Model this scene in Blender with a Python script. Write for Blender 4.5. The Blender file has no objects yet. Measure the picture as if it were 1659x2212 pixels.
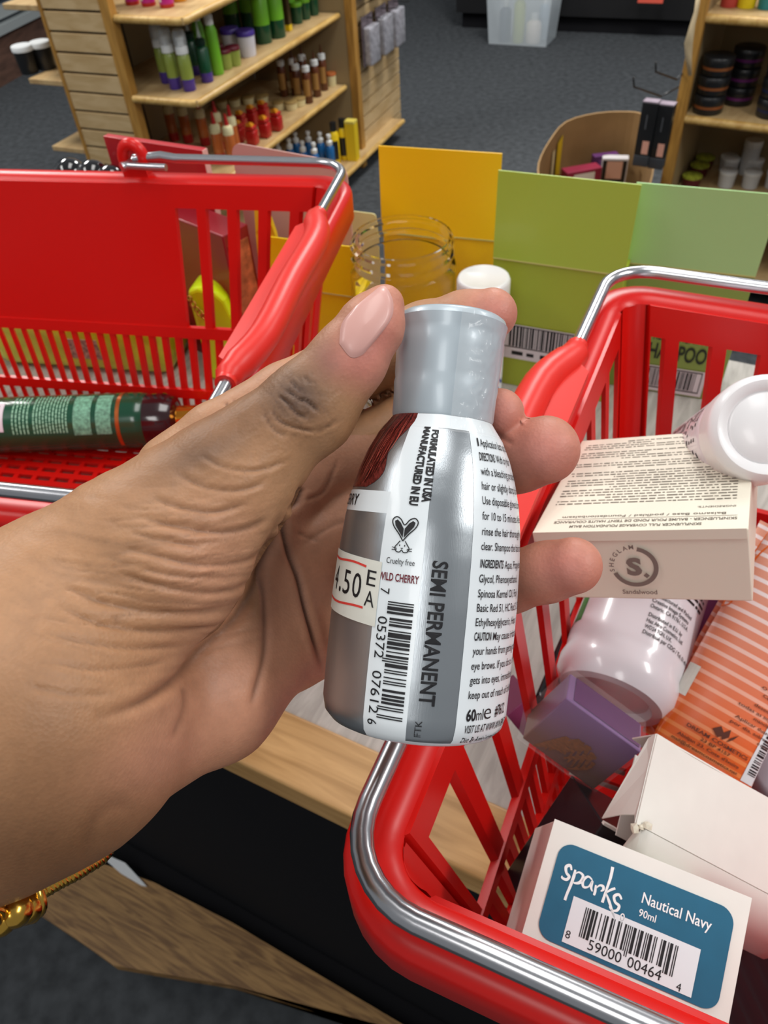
import bpy, bmesh, math, random
import numpy as np
from mathutils import Vector, Matrix

scene = bpy.context.scene
COL = scene.collection
random.seed(7)
RNG = np.random.default_rng(7)

# ------------------------------------------------------------------ camera
F_PX, CX, CY = 1650.0, 829.5, 1106.0
EYE = np.array([0.0, 0.0, 1.35])
_nad = np.array([130.0, -1630.0, -F_PX])
_z = -_nad / np.linalg.norm(_nad)
_f = np.array([0, 0, -1.0])
_y = _f - _f.dot(_z) * _z
_y /= np.linalg.norm(_y)
_x = np.cross(_y, _z)
CAM = np.array([_x, _y, _z])            # camera axes -> world


def ray(px, py):
    return CAM @ np.array([(px - CX) / F_PX, -(py - CY) / F_PX, -1.0])


def atd(px, py, d):
    """world point seen at a photo position, d metres in front of the lens"""
    return EYE + ray(px, py) * d


def atz(px, py, z):
    """world point seen at a photo position on the level z"""
    r = ray(px, py)
    return EYE + r * ((z - EYE[2]) / r[2])


def proj(P):
    c = (np.asarray(P, float) - EYE) @ CAM
    return np.stack([CX + F_PX * c[..., 0] / -c[..., 2], CY - F_PX * c[..., 1] / -c[..., 2], -c[..., 2]], -1)


cam_data = bpy.data.cameras.new('camera')
cam = bpy.data.objects.new('camera', cam_data)
COL.objects.link(cam)
mw = Matrix.Identity(4)
for i in range(3):
    for j in range(3):
        mw[i][j] = CAM[i][j]
    mw[i][3] = EYE[i]
cam.matrix_world = mw
cam_data.sensor_fit = 'VERTICAL'
cam_data.sensor_height = 36.0
cam_data.lens = F_PX * 36.0 / 2212.0
cam_data.clip_start = 0.01
cam_data.dof.use_dof = True
cam_data.dof.focus_distance = 0.16
cam_data.dof.aperture_fstop = 42.0
scene.camera = cam

# ------------------------------------------------------------------ light
scene.view_settings.view_transform = 'Standard'
scene.view_settings.look = 'None'
scene.view_settings.exposure = 0.0
scene.view_settings.gamma = 1.0
world = bpy.data.worlds.new('store_air')
world.use_nodes = True
world.node_tree.nodes['Background'].inputs[0].default_value = (0.92, 0.96, 1.0, 1)
world.node_tree.nodes['Background'].inputs[1].default_value = 0.28
scene.world = world


def area(name, loc, target, sx, sy, power, color=(1, 0.985, 0.955)):
    l = bpy.data.lights.new(name, 'AREA')
    l.shape = 'RECTANGLE'
    l.size, l.size_y = sx, sy
    l.energy = power
    l.color = color
    o = bpy.data.objects.new(name, l)
    o.location = loc
    o.rotation_euler = (Vector(target) - Vector(loc)).to_track_quat('-Z', 'Y').to_euler()
    COL.objects.link(o)


# rows of fluorescent troffers on the shop ceiling
for i, (x, y, p) in enumerate([(-1.7, 0.35, 18), (0.15, 0.62, 13), (1.9, -0.35, 42), (-1.6, 3.0, 62), (0.9, 3.2, 66), (-0.6, -1.6, 15),
                               (2.6, 2.2, 32)]):
    area('ceiling_troffer', (x, y, 2.85), (x, y, 0), 0.55, 1.25, p)

# ------------------------------------------------------------------ materials
MATS = {}


def lin(c):
    if isinstance(c, str):
        c = [int(c[i:i + 2], 16) for i in (1, 3, 5)]
    r = []
    for v in c[:3]:
        v /= 255.0
        r.append(v / 12.92 if v <= 0.04045 else ((v + 0.055) / 1.055) ** 2.4)
    return (r[0], r[1], r[2], 1.0)


def mat(name, color, rough=0.5, metal=0.0, coat=0.0, trans=0.0, alpha=1.0, noise=0.0, nscale=60.0, bump=0.0, bscale=300.0, spec=0.5, ior=1.45, sss=0.0,
        stretch=None):
    if name in MATS:
        return MATS[name]
    m = bpy.data.materials.new(name)
    m.use_nodes = True
    nt = m.node_tree
    b = nt.nodes['Principled BSDF']
    b.inputs['Base Color'].default_value = lin(color)
    b.inputs['Roughness'].default_value = rough
    b.inputs['Metallic'].default_value = metal
    b.inputs['Coat Weight'].default_value = coat
    b.inputs['Coat Roughness'].default_value = 0.08
    b.inputs['Transmission Weight'].default_value = trans
    b.inputs['Alpha'].default_value = alpha
    b.inputs['Specular IOR Level'].default_value = spec
    b.inputs['IOR'].default_value = ior
    if sss:
        b.inputs['Subsurface Weight'].default_value = sss
        b.inputs['Subsurface Radius'].default_value = (1.0, 0.4, 0.2)
        b.inputs['Subsurface Scale'].default_value = 0.003
    if noise or bump:
        tc = nt.nodes.new('ShaderNodeTexCoord')
        mp = nt.nodes.new('ShaderNodeMapping')
        nt.links.new(tc.outputs['Object'], mp.inputs['Vector'])
        if stretch:
            mp.inputs['Scale'].default_value = stretch
    if noise:
        n = nt.nodes.new('ShaderNodeTexNoise')
        n.inputs['Scale'].default_value = nscale
        n.inputs['Detail'].default_value = 6
        nt.links.new(mp.outputs[0], n.inputs['Vector'])
        hs = nt.nodes.new('ShaderNodeMapRange')
        hs.inputs['From Min'].default_value = 0.3
        hs.inputs['From Max'].default_value = 0.7
        hs.inputs['To Min'].default_value = 1 - noise
        hs.inputs['To Max'].default_value = 1 + noise
        nt.links.new(n.outputs['Fac'], hs.inputs['Value'])
        mx = nt.nodes.new('ShaderNodeVectorMath')
        mx.operation = 'SCALE'
        mx.inputs[0].default_value = lin(color)[:3]
        nt.links.new(hs.outputs[0], mx.inputs['Scale'])
        nt.links.new(mx.outputs[0], b.inputs['Base Color'])
    if bump:
        n2 = nt.nodes.new('ShaderNodeTexNoise')
        n2.inputs['Scale'].default_value = bscale
        n2.inputs['Detail'].default_value = 4
        nt.links.new(mp.outputs[0], n2.inputs['Vector'])
        bp = nt.nodes.new('ShaderNodeBump')
        bp.inputs['Strength'].default_value = bump
        bp.inputs['Distance'].default_value = 0.001
        nt.links.new(n2.outputs['Fac'], bp.inputs['Height'])
        nt.links.new(bp.outputs[0], b.inputs['Normal'])
    MATS[name] = m
    return m


def wood(name, ca, cb, scale=14.0, ang=0.0, rough=0.5, stretch=(1, 9, 9), dist=3.0):
    """straight-grained timber: stretched noise between two browns"""
    if name in MATS:
        return MATS[name]
    m = bpy.data.materials.new(name)
    m.use_nodes = True
    nt = m.node_tree
    b = nt.nodes['Principled BSDF']
    b.inputs['Roughness'].default_value = rough
    tc = nt.nodes.new('ShaderNodeTexCoord')
    mp = nt.nodes.new('ShaderNodeMapping')
    mp.vector_type = 'POINT'
    mp.inputs['Rotation'].default_value = (0, 0, ang)
    mp2 = nt.nodes.new('ShaderNodeMapping')
    mp2.inputs['Scale'].default_value = stretch
    n = nt.nodes.new('ShaderNodeTexNoise')
    n.inputs['Scale'].default_value = scale
    n.inputs['Detail'].default_value = 7
    n.inputs['Distortion'].default_value = dist * 0.2
    cr = nt.nodes.new('ShaderNodeValToRGB')
    cr.color_ramp.elements[0].position = 0.36
    cr.color_ramp.elements[1].position = 0.62
    cr.color_ramp.elements[0].color = lin(cb)
    cr.color_ramp.elements[1].color = lin(ca)
    nt.links.new(tc.outputs['Object'], mp.inputs[0])
    nt.links.new(mp.outputs[0], mp2.inputs[0])
    nt.links.new(mp2.outputs[0], n.inputs['Vector'])
    nt.links.new(n.outputs['Fac'], cr.inputs[0])
    nt.links.new(cr.outputs[0], b.inputs['Base Color'])
    MATS[name] = m
    return m


# ------------------------------------------------------------------ mesh helpers
class MB:
    """collects shapes; build() links them as ONE mesh object"""

    def __init__(s):
        s.v, s.f, s.m, s.n = [], [], [], 0
        s.cur = 0

    def add(s, verts, faces):
        verts = np.asarray(verts, float).reshape(-1, 3)
        s.v.append(verts)
        k = s.n
        for f in faces:
            s.f.append([i + k for i in f])
            s.m.append(s.cur)
        s.n += len(verts)
        return s

    def hexa(s, p):
        """eight corners: bottom four in order, top four in order"""
        return s.add(p, [(3, 2, 1, 0), (4, 5, 6, 7), (0, 1, 5, 4), (1, 2, 6, 5), (2, 3, 7, 6), (3, 0, 4, 7)])

    def box(s, x0, x1, y0, y1, z0, z1, b=0.0, M=None):
        if b <= 0:
            p = [(x0, y0, z0), (x1, y0, z0), (x1, y1, z0), (x0, y1, z0), (x0, y0, z1), (x1, y0, z1), (x1, y1, z1), (x0, y1, z1)]
            if M is not None:
                p = [M @ Vector(q) for q in p]
            return s.hexa(p)
        bm = bmesh.new()
        bmesh.ops.create_cube(bm, size=1)
        for v in bm.verts:
            v.co = Vector(((x0 + x1) / 2 + v.co.x * (x1 - x0), (y0 + y1) / 2 + v.co.y * (y1 - y0), (z0 + z1) / 2 + v.co.z * (z1 - z0)))
        bmesh.ops.bevel(bm, geom=list(bm.edges), offset=b, segments=3, profile=0.5, affect='EDGES')
        s.bm(bm, M)
        return s

    def bm(s, bm, M=None):
        bm.verts.index_update()
        vs = [(M @ v.co) if M is not None else v.co.copy() for v in bm.verts]
        s.add([tuple(v) for v in vs], [[v.index for v in f.verts] for f in bm.faces])
        bm.free()

    def lathe(s, prof, seg=32, M=None, cap=True, a0=0.0, a1=2 * math.pi):
        full = abs(a1 - a0 - 2 * math.pi) < 1e-6
        n = seg if full else seg + 1
        vs, fs = [], []
        for (r, z) in prof:
            for i in range(n):
                a = a0 + (a1 - a0) * i / seg
                vs.append((r * math.cos(a), r * math.sin(a), z))
        for j in range(len(prof) - 1):
            for i in range(seg):
                k = (i + 1) % n
                fs.append((j * n + i, j * n + k, (j + 1) * n + k, (j + 1) * n + i))
        if cap and full:
            if prof[0][0] > 1e-5:
                fs.append(tuple(range(n - 1, -1, -1)))
            if prof[-1][0] > 1e-5:
                o = (len(prof) - 1) * n
                fs.append(tuple(o + i for i in range(n)))
        if M is not None:
            vs = [tuple(M @ Vector(v)) for v in vs]
        return s.add(vs, fs)

    def tube(s, pts, r, seg=12, closed=False, cap=True):
        P = np.asarray(pts, float)
        n = len(P)
        R = np.full(n, r) if np.isscalar(r) else np.asarray(r, float)
        T = np.zeros_like(P)
        for i in range(n):
            a = P[(i - 1) % n] if (closed or i > 0) else P[0]
            b = P[(i + 1) % n] if (closed or i < n - 1) else P[-1]
            T[i] = (b - a) / (np.linalg.norm(b - a) + 1e-12)
        ref = np.array([0, 0, 1.0]) if abs(T[0][2]) < 0.9 else np.array([1.0, 0, 0])
        N = np.cross(T[0], ref)
        N /= np.linalg.norm(N)
        vs = []
        for i in range(n):
            N = N - N.dot(T[i]) * T[i]
            N /= np.linalg.norm(N)
            B = np.cross(T[i], N)
            for k in range(seg):
                a = 2 * math.pi * k / seg
                vs.append(P[i] + R[i] * (math.cos(a) * N + math.sin(a) * B))
        fs = []
        for i in range(n if closed else n - 1):
            j = (i + 1) % n
            for k in range(seg):
                l = (k + 1) % seg
                fs.append((i * seg + k, i * seg + l, j * seg + l, j * seg + k))
        if cap and not closed:
            fs.append(tuple(range(seg - 1, -1, -1)))
            fs.append(tuple((n - 1) * seg + k for k in range(seg)))
        return s.add(vs, fs)

    def grid(s, fn, us, vs_, flip=False):
        us, vs_ = list(us), list(vs_)
        pts = [fn(u, v) for v in vs_ for u in us]
        n = len(us)
        fs = []
        for j in range(len(vs_) - 1):
            for i in range(n - 1):
                q = (j * n + i, j * n + i + 1, (j + 1) * n + i + 1, (j + 1) * n + i)
                fs.append(q[::-1] if flip else q)
        return s.add(pts, fs)

    def prism(s, poly, fn, t):
        """flat outline poly (x,y) given thickness t; fn(x,y,z) -> point"""
        n = len(poly)
        vs = [fn(x, y, 0) for x, y in poly] + [fn(x, y, t) for x, y in poly]
        fs = [tuple(range(n - 1, -1, -1)), tuple(range(n, 2 * n))]
        for i in range(n):
            j = (i + 1) % n
            fs.append((i, j, n + j, n + i))
        return s.add(vs, fs)

    def build(s, name, mats, parent=None, smooth=False, sharp=None, off=None):
        me = bpy.data.meshes.new(name)
        V = np.concatenate(s.v) if s.v else np.zeros((0, 3))
        if off is not None:
            V = V - np.asarray(off)
        me.from_pydata([tuple(v) for v in V], [], s.f)
        if not isinstance(mats, (list, tuple)):
            mats = [mats]
        for m in mats:
            me.materials.append(m)
        if len(mats) > 1:
            me.polygons.foreach_set('material_index', s.m)
        if smooth:
            me.polygons.foreach_set('use_smooth', [True] * len(me.polygons))
            if sharp is not None:
                me.set_sharp_from_angle(angle=math.radians(sharp))
        me.update()
        o = bpy.data.objects.new(name, me)
        COL.objects.link(o)
        if parent is not None:
            o.parent = parent
        return o


def tag(o, label=None, cat=None, group=None, kind=None):
    if label:
        o['label'] = label
    if cat:
        o['category'] = cat
    if group:
        o['group'] = group
    if kind:
        o['kind'] = kind
    return o


def thing(name, label, cat, M=None, group=None):
    o = bpy.data.objects.new(name, None)
    COL.objects.link(o)
    if M is not None:
        o.matrix_world = M
    o.empty_display_size = 0.01
    return tag(o, label, cat, group)


def frame(O, X, Y):
    """rigid frame at O with x along X and y as near Y as it can be"""
    X = np.asarray(X, float)
    X = X / np.linalg.norm(X)
    Y = np.asarray(Y, float)
    Y = Y - Y.dot(X) * X
    Y /= np.linalg.norm(Y)
    Z = np.cross(X, Y)
    M = Matrix.Identity(4)
    for i in range(3):
        M[i][0], M[i][1], M[i][2], M[i][3] = X[i], Y[i], Z[i], O[i]
    return M


def stand(p, rz=0.0):
    return Matrix.Translation(Vector(tuple(p))) @ Matrix.Rotation(rz, 4, 'Z')


def dup(root, M, label=None, group=None):
    r = root.copy()
    COL.objects.link(r)
    r.matrix_world = M
    if label:
        r['label'] = label
    if group:
        r['group'] = group
    for ch in list(root.children):
        c = ch.copy()
        COL.objects.link(c)
        c.parent = r
        for g in list(ch.children):
            d = g.copy()
            COL.objects.link(d)
            d.parent = c
    return r


# ------------------------------------------------------------------ lettering
_TXT = {}


def text_geo(s, bold=0.0):
    """outline letters: capital height 1, starting at x = 0; -> verts, faces, width"""
    key = (s, bold)
    if key in _TXT:
        return _TXT[key]

    def raw(t):
        cu = bpy.data.curves.new('t', 'FONT')
        cu.body = t
        cu.size = 1.0
        cu.resolution_u = 3
        cu.offset = bold
        ob = bpy.data.objects.new('t', cu)
        me = bpy.data.meshes.new_from_object(ob)
        v = np.array([tuple(q.co) for q in me.vertices]) if len(me.vertices) else np.zeros((0, 3))
        f = [tuple(p.vertices) for p in me.polygons]
        bpy.data.objects.remove(ob)
        bpy.data.curves.remove(cu)
        bpy.data.meshes.remove(me)
        return v, f
    if 'cap' not in _TXT:
        _TXT['cap'] = raw('H')[0][:, 1].max()
    v, f = raw(s)
    v = v / _TXT['cap']
    if len(v):
        v[:, 0] -= v[:, 0].min()
    w = v[:, 0].max() if len(v) else 0.0
    _TXT[key] = (v, f, w)
    return _TXT[key]


def put_text(mb, s, fn, x, y, h, w=None, bold=0.0, align='l', rot=0):
    """letters h high (and w wide if given) from (x,y) on a surface fn(x,y)->point; rot in quarter turns clockwise"""
    v, f, w0 = text_geo(s, bold)
    sx = (w / w0) if w else h
    W = w0 * sx
    dx = {'l': 0, 'c': -W / 2, 'r': -W}[align]
    P = []
    for q in v:
        a, b = q[0] * sx + dx, q[1] * h
        for _ in range(rot % 4):
            a, b = b, -a
        P.append(fn(x + a, y + b))
    if P:
        mb.add(P, f)
    return W


def put_rect(mb, fn, x0, x1, y0, y1, nx=1, ny=1):
    mb.grid(lambda u, v: fn(x0 + (x1 - x0) * u, y0 + (y1 - y0) * v), np.linspace(0, 1, nx + 1), np.linspace(0, 1, ny + 1))


def put_stroke(mb, fn, pts, ws):
    """brush stroke along pts with half-widths ws"""
    P = np.asarray(pts, float)
    n = len(P)
    ws = [ws] * n if np.isscalar(ws) else ws
    L, R = [], []
    for i in range(n):
        t = P[min(i + 1, n - 1)] - P[max(i - 1, 0)]
        t = t / (np.linalg.norm(t) + 1e-12)
        nn = np.array([-t[1], t[0]])
        L.append(P[i] + nn * ws[i])
        R.append(P[i] - nn * ws[i])
    vs = [fn(*q) for q in L] + [fn(*q) for q in R]
    mb.add(vs, [(n + i, n + i + 1, i + 1, i) for i in range(n - 1)])


def spline(pts, k=8):
    P = np.asarray(pts, float)
    out = []
    n = len(P)
    for i in range(n - 1):
        p0, p1, p2, p3 = P[max(i - 1, 0)], P[i], P[i + 1], P[min(i + 2, n - 1)]
        for j in range(k):
            t = j / k
            out.append(0.5 * ((2 * p1) + (-p0 + p2) * t + (2 * p0 - 5 * p1 + 4 * p2 - p3) * t * t + (-p0 + 3 * p1 - 3 * p2 + p3) * t ** 3))
    out.append(P[-1])
    return np.array(out)


_UPC = ['0001101', '0011001', '0010011', '0111101', '0100011', '0110001', '0101111', '0111011', '0110111', '0001011']


def upc(d):
    l = ''.join(_UPC[int(c)] for c in d[:6])
    r = ''.join(''.join('1' if q == '0' else '0' for q in _UPC[int(c)]) for c in d[6:])
    return '101' + l + '01010' + r + '101'


def put_bars(mb, fn, d, x0, x1, y0, y1, ylong=None, rot=False):
    s = upc(d)
    m = (x1 - x0) / len(s)
    i = 0
    while i < len(s):
        if s[i] == '1':
            j = i
            while j < len(s) and s[j] == '1':
                j += 1
            lo = y0
            if ylong is not None and (i < 10 or 45 <= i < 50 or i >= 85):
                lo = ylong
            a, b = x0 + i * m, x0 + j * m
            if rot:
                put_rect(mb, lambda u, v: fn(v, -u), a, b, lo, y1, 1, 3)
            else:
                put_rect(mb, fn, a, b, lo, y1, 1, 5)
            i = j
        else:
            i += 1


def put_microtext(mb, fn, x0, x1, y0, h, rng, dens=0.8):
    """a line of print too small to read: broken dashes"""
    x = x0
    while x < x1:
        w = h * rng.uniform(0.8, 4.0)
        w = min(w, x1 - x)
        put_rect(mb, fn, x, x + w, y0 + h * rng.uniform(0, .18), y0 + h * rng.uniform(.72, 1.0))
        x += w + h * rng.uniform(0.25, 0.7) / dens


def flat(M, eps=0.0002):
    return lambda x, y: tuple(M @ Vector((x, y, eps)))
# ------------------------------------------------------------------ setting
m_carpet = mat('carpet', '#46494c', 0.95, noise=0.28, nscale=35, bump=0.6, bscale=650, spec=0.1)
mb = MB()
mb.box(-7, 6, -1.5, 9, -0.05, 0)
tag(mb.build('floor', m_carpet), kind='structure')

# low brick wall with the aluminium shop-window frame, far left
m_brick = mat('brown_brick', '#5b4034', 0.85, noise=0.35, nscale=9, bump=0.6, bscale=40, stretch=(1, 1, 4))
m_alu = mat('window_aluminium', '#d7dede', 0.3, metal=0.6)
m_night = mat('dark_glass', '#1d2733', 0.05, spec=0.6)
wa = atz(0, 190, 0)
wb = atz(125, 118, 0)
wd = (wb - wa)
wd /= np.linalg.norm(wd)
MW = frame(wa - wd * 2.0, wd, np.array([-wd[1], wd[0], 0]))
mb = MB()
mb.box(0, 6, 0, 0.25, 0, 0.24, M=MW)
tag(mb.build('wall_left', m_brick), kind='structure')
mb = MB()
mb.box(0, 6, -0.03, 0.2, 0.24, 0.285, M=MW)
mb.box(0, 6, 0.0, 0.1, 0.305, 0.36, M=MW)
for k in range(4):
    mb.box(k * 1.9, k * 1.9 + 0.06, 0.0, 0.1, 0.285, 2.4, M=MW)
mb.cur = 1
mb.box(0, 6, 0.03, 0.07, 0.285, 0.305, M=MW)
mb.box(0, 6, 0.045, 0.055, 0.36, 2.4, M=MW)
tag(mb.build('window_1', [m_alu, m_night]), kind='structure')

# ------------------------------------------------------------------ display table
U = np.array([math.cos(math.radians(-30)), math.sin(math.radians(-30)), 0])
N = np.array([-U[1], U[0], 0])
ZT = 0.93
MT = frame(np.array([0, 0, 0.0]), U, N)          # x along the front edge, y to the back
m_pine = wood('pine_strip', '#c39a63', '#a27a45', scale=5, rough=0.45, stretch=(2, 22, 22))
m_grey = wood('grey_wood_laminate', '#b3aea7', '#98938c', scale=7, rough=0.5, stretch=(14, 2.2, 2), dist=6)
m_recess = mat('black_plinth', '#17171a', 0.9, spec=0.15)
m_plank = wood('knotty_plank', '#a07a48', '#6e4d28', scale=4.5, rough=0.55, stretch=(2.2, 24, 10), dist=9)
table = thing('display_table', 'grey wood-grain display table with pine front strip carrying both red baskets', 'table', MT)
mb = MB()
mb.box(-1.5, 1.4, 0.18, 0.665, ZT - 0.022, ZT, 0.001)
mb.build('table_top', m_grey, table)
mb = MB()
mb.box(-1.5, 1.4, 0.139, 0.1799, ZT - 0.020, ZT + 0.004, 0.002)
mb.build('edge_strip', m_pine, table)
mb = MB()
mb.box(-1.45, 1.35, 0.215, 0.65, 0.0, ZT - 0.0225)
mb.build('base_cabinet', m_recess, table)
bp = [(40, 1800), (330, 1905), (500, 1992), (700, 2112), (1000, 2290), (1000, 2262), (800, 2213), (640, 2168), (500, 2128), (330, 2100), (245, 2085), (190, 2045), (60, 1957),
      (-40, 1900)]
ZB = 0.15
MTi = MT.inverted()
poly = [tuple((MTi @ Vector(atz(px, py, ZB)))[:2]) for px, py in bp][::-1]
mb = MB()
mb.prism(poly, lambda x, y, z: (x, y, z), 0.022)
mb.v[-1][:, 2] += ZB - 0.022
mb.build('foot_plank', m_plank, table)
mb = MB()
mb.box(-1.3, 1.2, 0.19, 0.60, 0.0, ZB - 0.0225)
mb.build('plank_support', m_recess, table)
q = [atz(px, py, ZB + 0.001) for px, py in [(203, 1836), (272, 1866), (318, 1916), (306, 1914), (262, 1888)]]
mb = MB()
mb.add([tuple(p) for p in q] + [tuple(p + [0, 0, .004]) for p in q],
       [(4, 3, 2, 1, 0), (5, 6, 7, 8, 9)] + [(i, (i + 1) % 5, 5 + (i + 1) % 5, 5 + i) for i in range(5)])
o = mb.build('label_strip', mat('white_plastic', '#d9dcdf', 0.3))
tag(o, 'bent white plastic price strip lying on the brown foot plank', 'price strip')

# ------------------------------------------------------------------ shopping baskets
m_red = mat('red_basket_plastic', '#d2120b', 0.32, spec=0.5, sss=0.0)
m_grip = mat('red_grip_plastic', '#dd2a20', 0.38)
m_chrome = mat('chrome', '#c4c4c8', 0.24, metal=1.0)
LX, LY, HB = 0.45, 0.334, 0.196
ZR = 1.35 - 0.205


def rr(s_x0, s_x1, s_y0, s_y1, r, na=8):
    """rounded rectangle, counter-clockwise, as points"""
    out = []
    for cx, cy, a0 in ((s_x1 - r, s_y0 + r, -90), (s_x1 - r, s_y1 - r, 0), (s_x0 + r, s_y1 - r, 90), (s_x0 + r, s_y0 + r, 180)):
        for i in range(na + 1):
            a = math.radians(a0 + 90 * i / na)
            out.append((cx + r * math.cos(a), cy + r * math.sin(a)))
    return out


def inset(v):
    return 0.0138 + 0.033 * v


def wall_pt(side, u, v, off=0.0):
    """point on a basket wall: u along the straight run, v 0 (rim) .. 1 (floor), off outwards"""
    i = inset(v) - off
    r = 0.012
    z = -HB * v
    if side == 0:
        return (i + r + (LX - 2 * i - 2 * r) * u, i, z)
    if side == 2:
        return (i + r + (LX - 2 * i - 2 * r) * u, LY - i, z)
    if side == 1:
        return (LX - i, i + r + (LY - 2 * i - 2 * r) * u, z)
    return (i, i + r + (LY - 2 * i - 2 * r) * u, z)


def wall_bar(mb, side, u0, u1, v0, v1, t=0.0026):
    """a bar of the wall; long bars are cut so that they follow the wall"""
    p = []
    for off in (0, -t):
        for (u, v) in ((u0, v1), (u1, v1), (u1, v0), (u0, v0)):
            p.append(wall_pt(side, u, v, off))
    mb.hexa([p[0], p[1], p[2], p[3], p[4], p[5], p[6], p[7]])


def basket_wall(side, long):
    mb = MB()
    wall_bar(mb, side, 0, 1, 0.008, 0.088)
    V1a, V1b, V2a, V2b, V3a, V3b = 0.088, 0.53, 0.575, 0.80, 0.84, 0.965
    wall_bar(mb, side, 0, 1, V1b, V2a, 0.0034)
    wall_bar(mb, side, 0, 1, V2b, V3a, 0.0034)
    wall_bar(mb, side, 0, 1, V3b, 1.0)
    if long:
        run = LX - 2 * 0.0138 - 2 * 0.012
        s = 0.001
        wall_bar(mb, side, 0, s / run, V1a, V1b)
        wall_bar(mb, side, 1 - s / run, 1, V1a, V1b)
        for wd in (0.0075, 0.0165, 0.0165, 0.0165, 0.0165):
            s += wd
            e = s + 0.0068
            wall_bar(mb, side, s / run, e / run, V1a, V1b)
            wall_bar(mb, side, 1 - e / run, 1 - s / run, V1a, V1b)
            s = e
        wall_bar(mb, side, s / run, 1 - s / run, V1a, V1b)
        nn = 32
    else:
        n, b = 9, 0.030
        for k in range(n + 1):
            c = k / n
            wall_bar(mb, side, max(c - b / 2, 0), min(c + b / 2, 1), V1a, V1b)
        nn = 21
    for (va, vb) in ((V2a, V2b), (V3a, V3b)):
        for k in range(nn + 1):
            c = k / nn
            h = 0.20 / nn
            wall_bar(mb, side, max(c - h, 0), min(c + h, 1), va, vb)
    return mb


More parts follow.
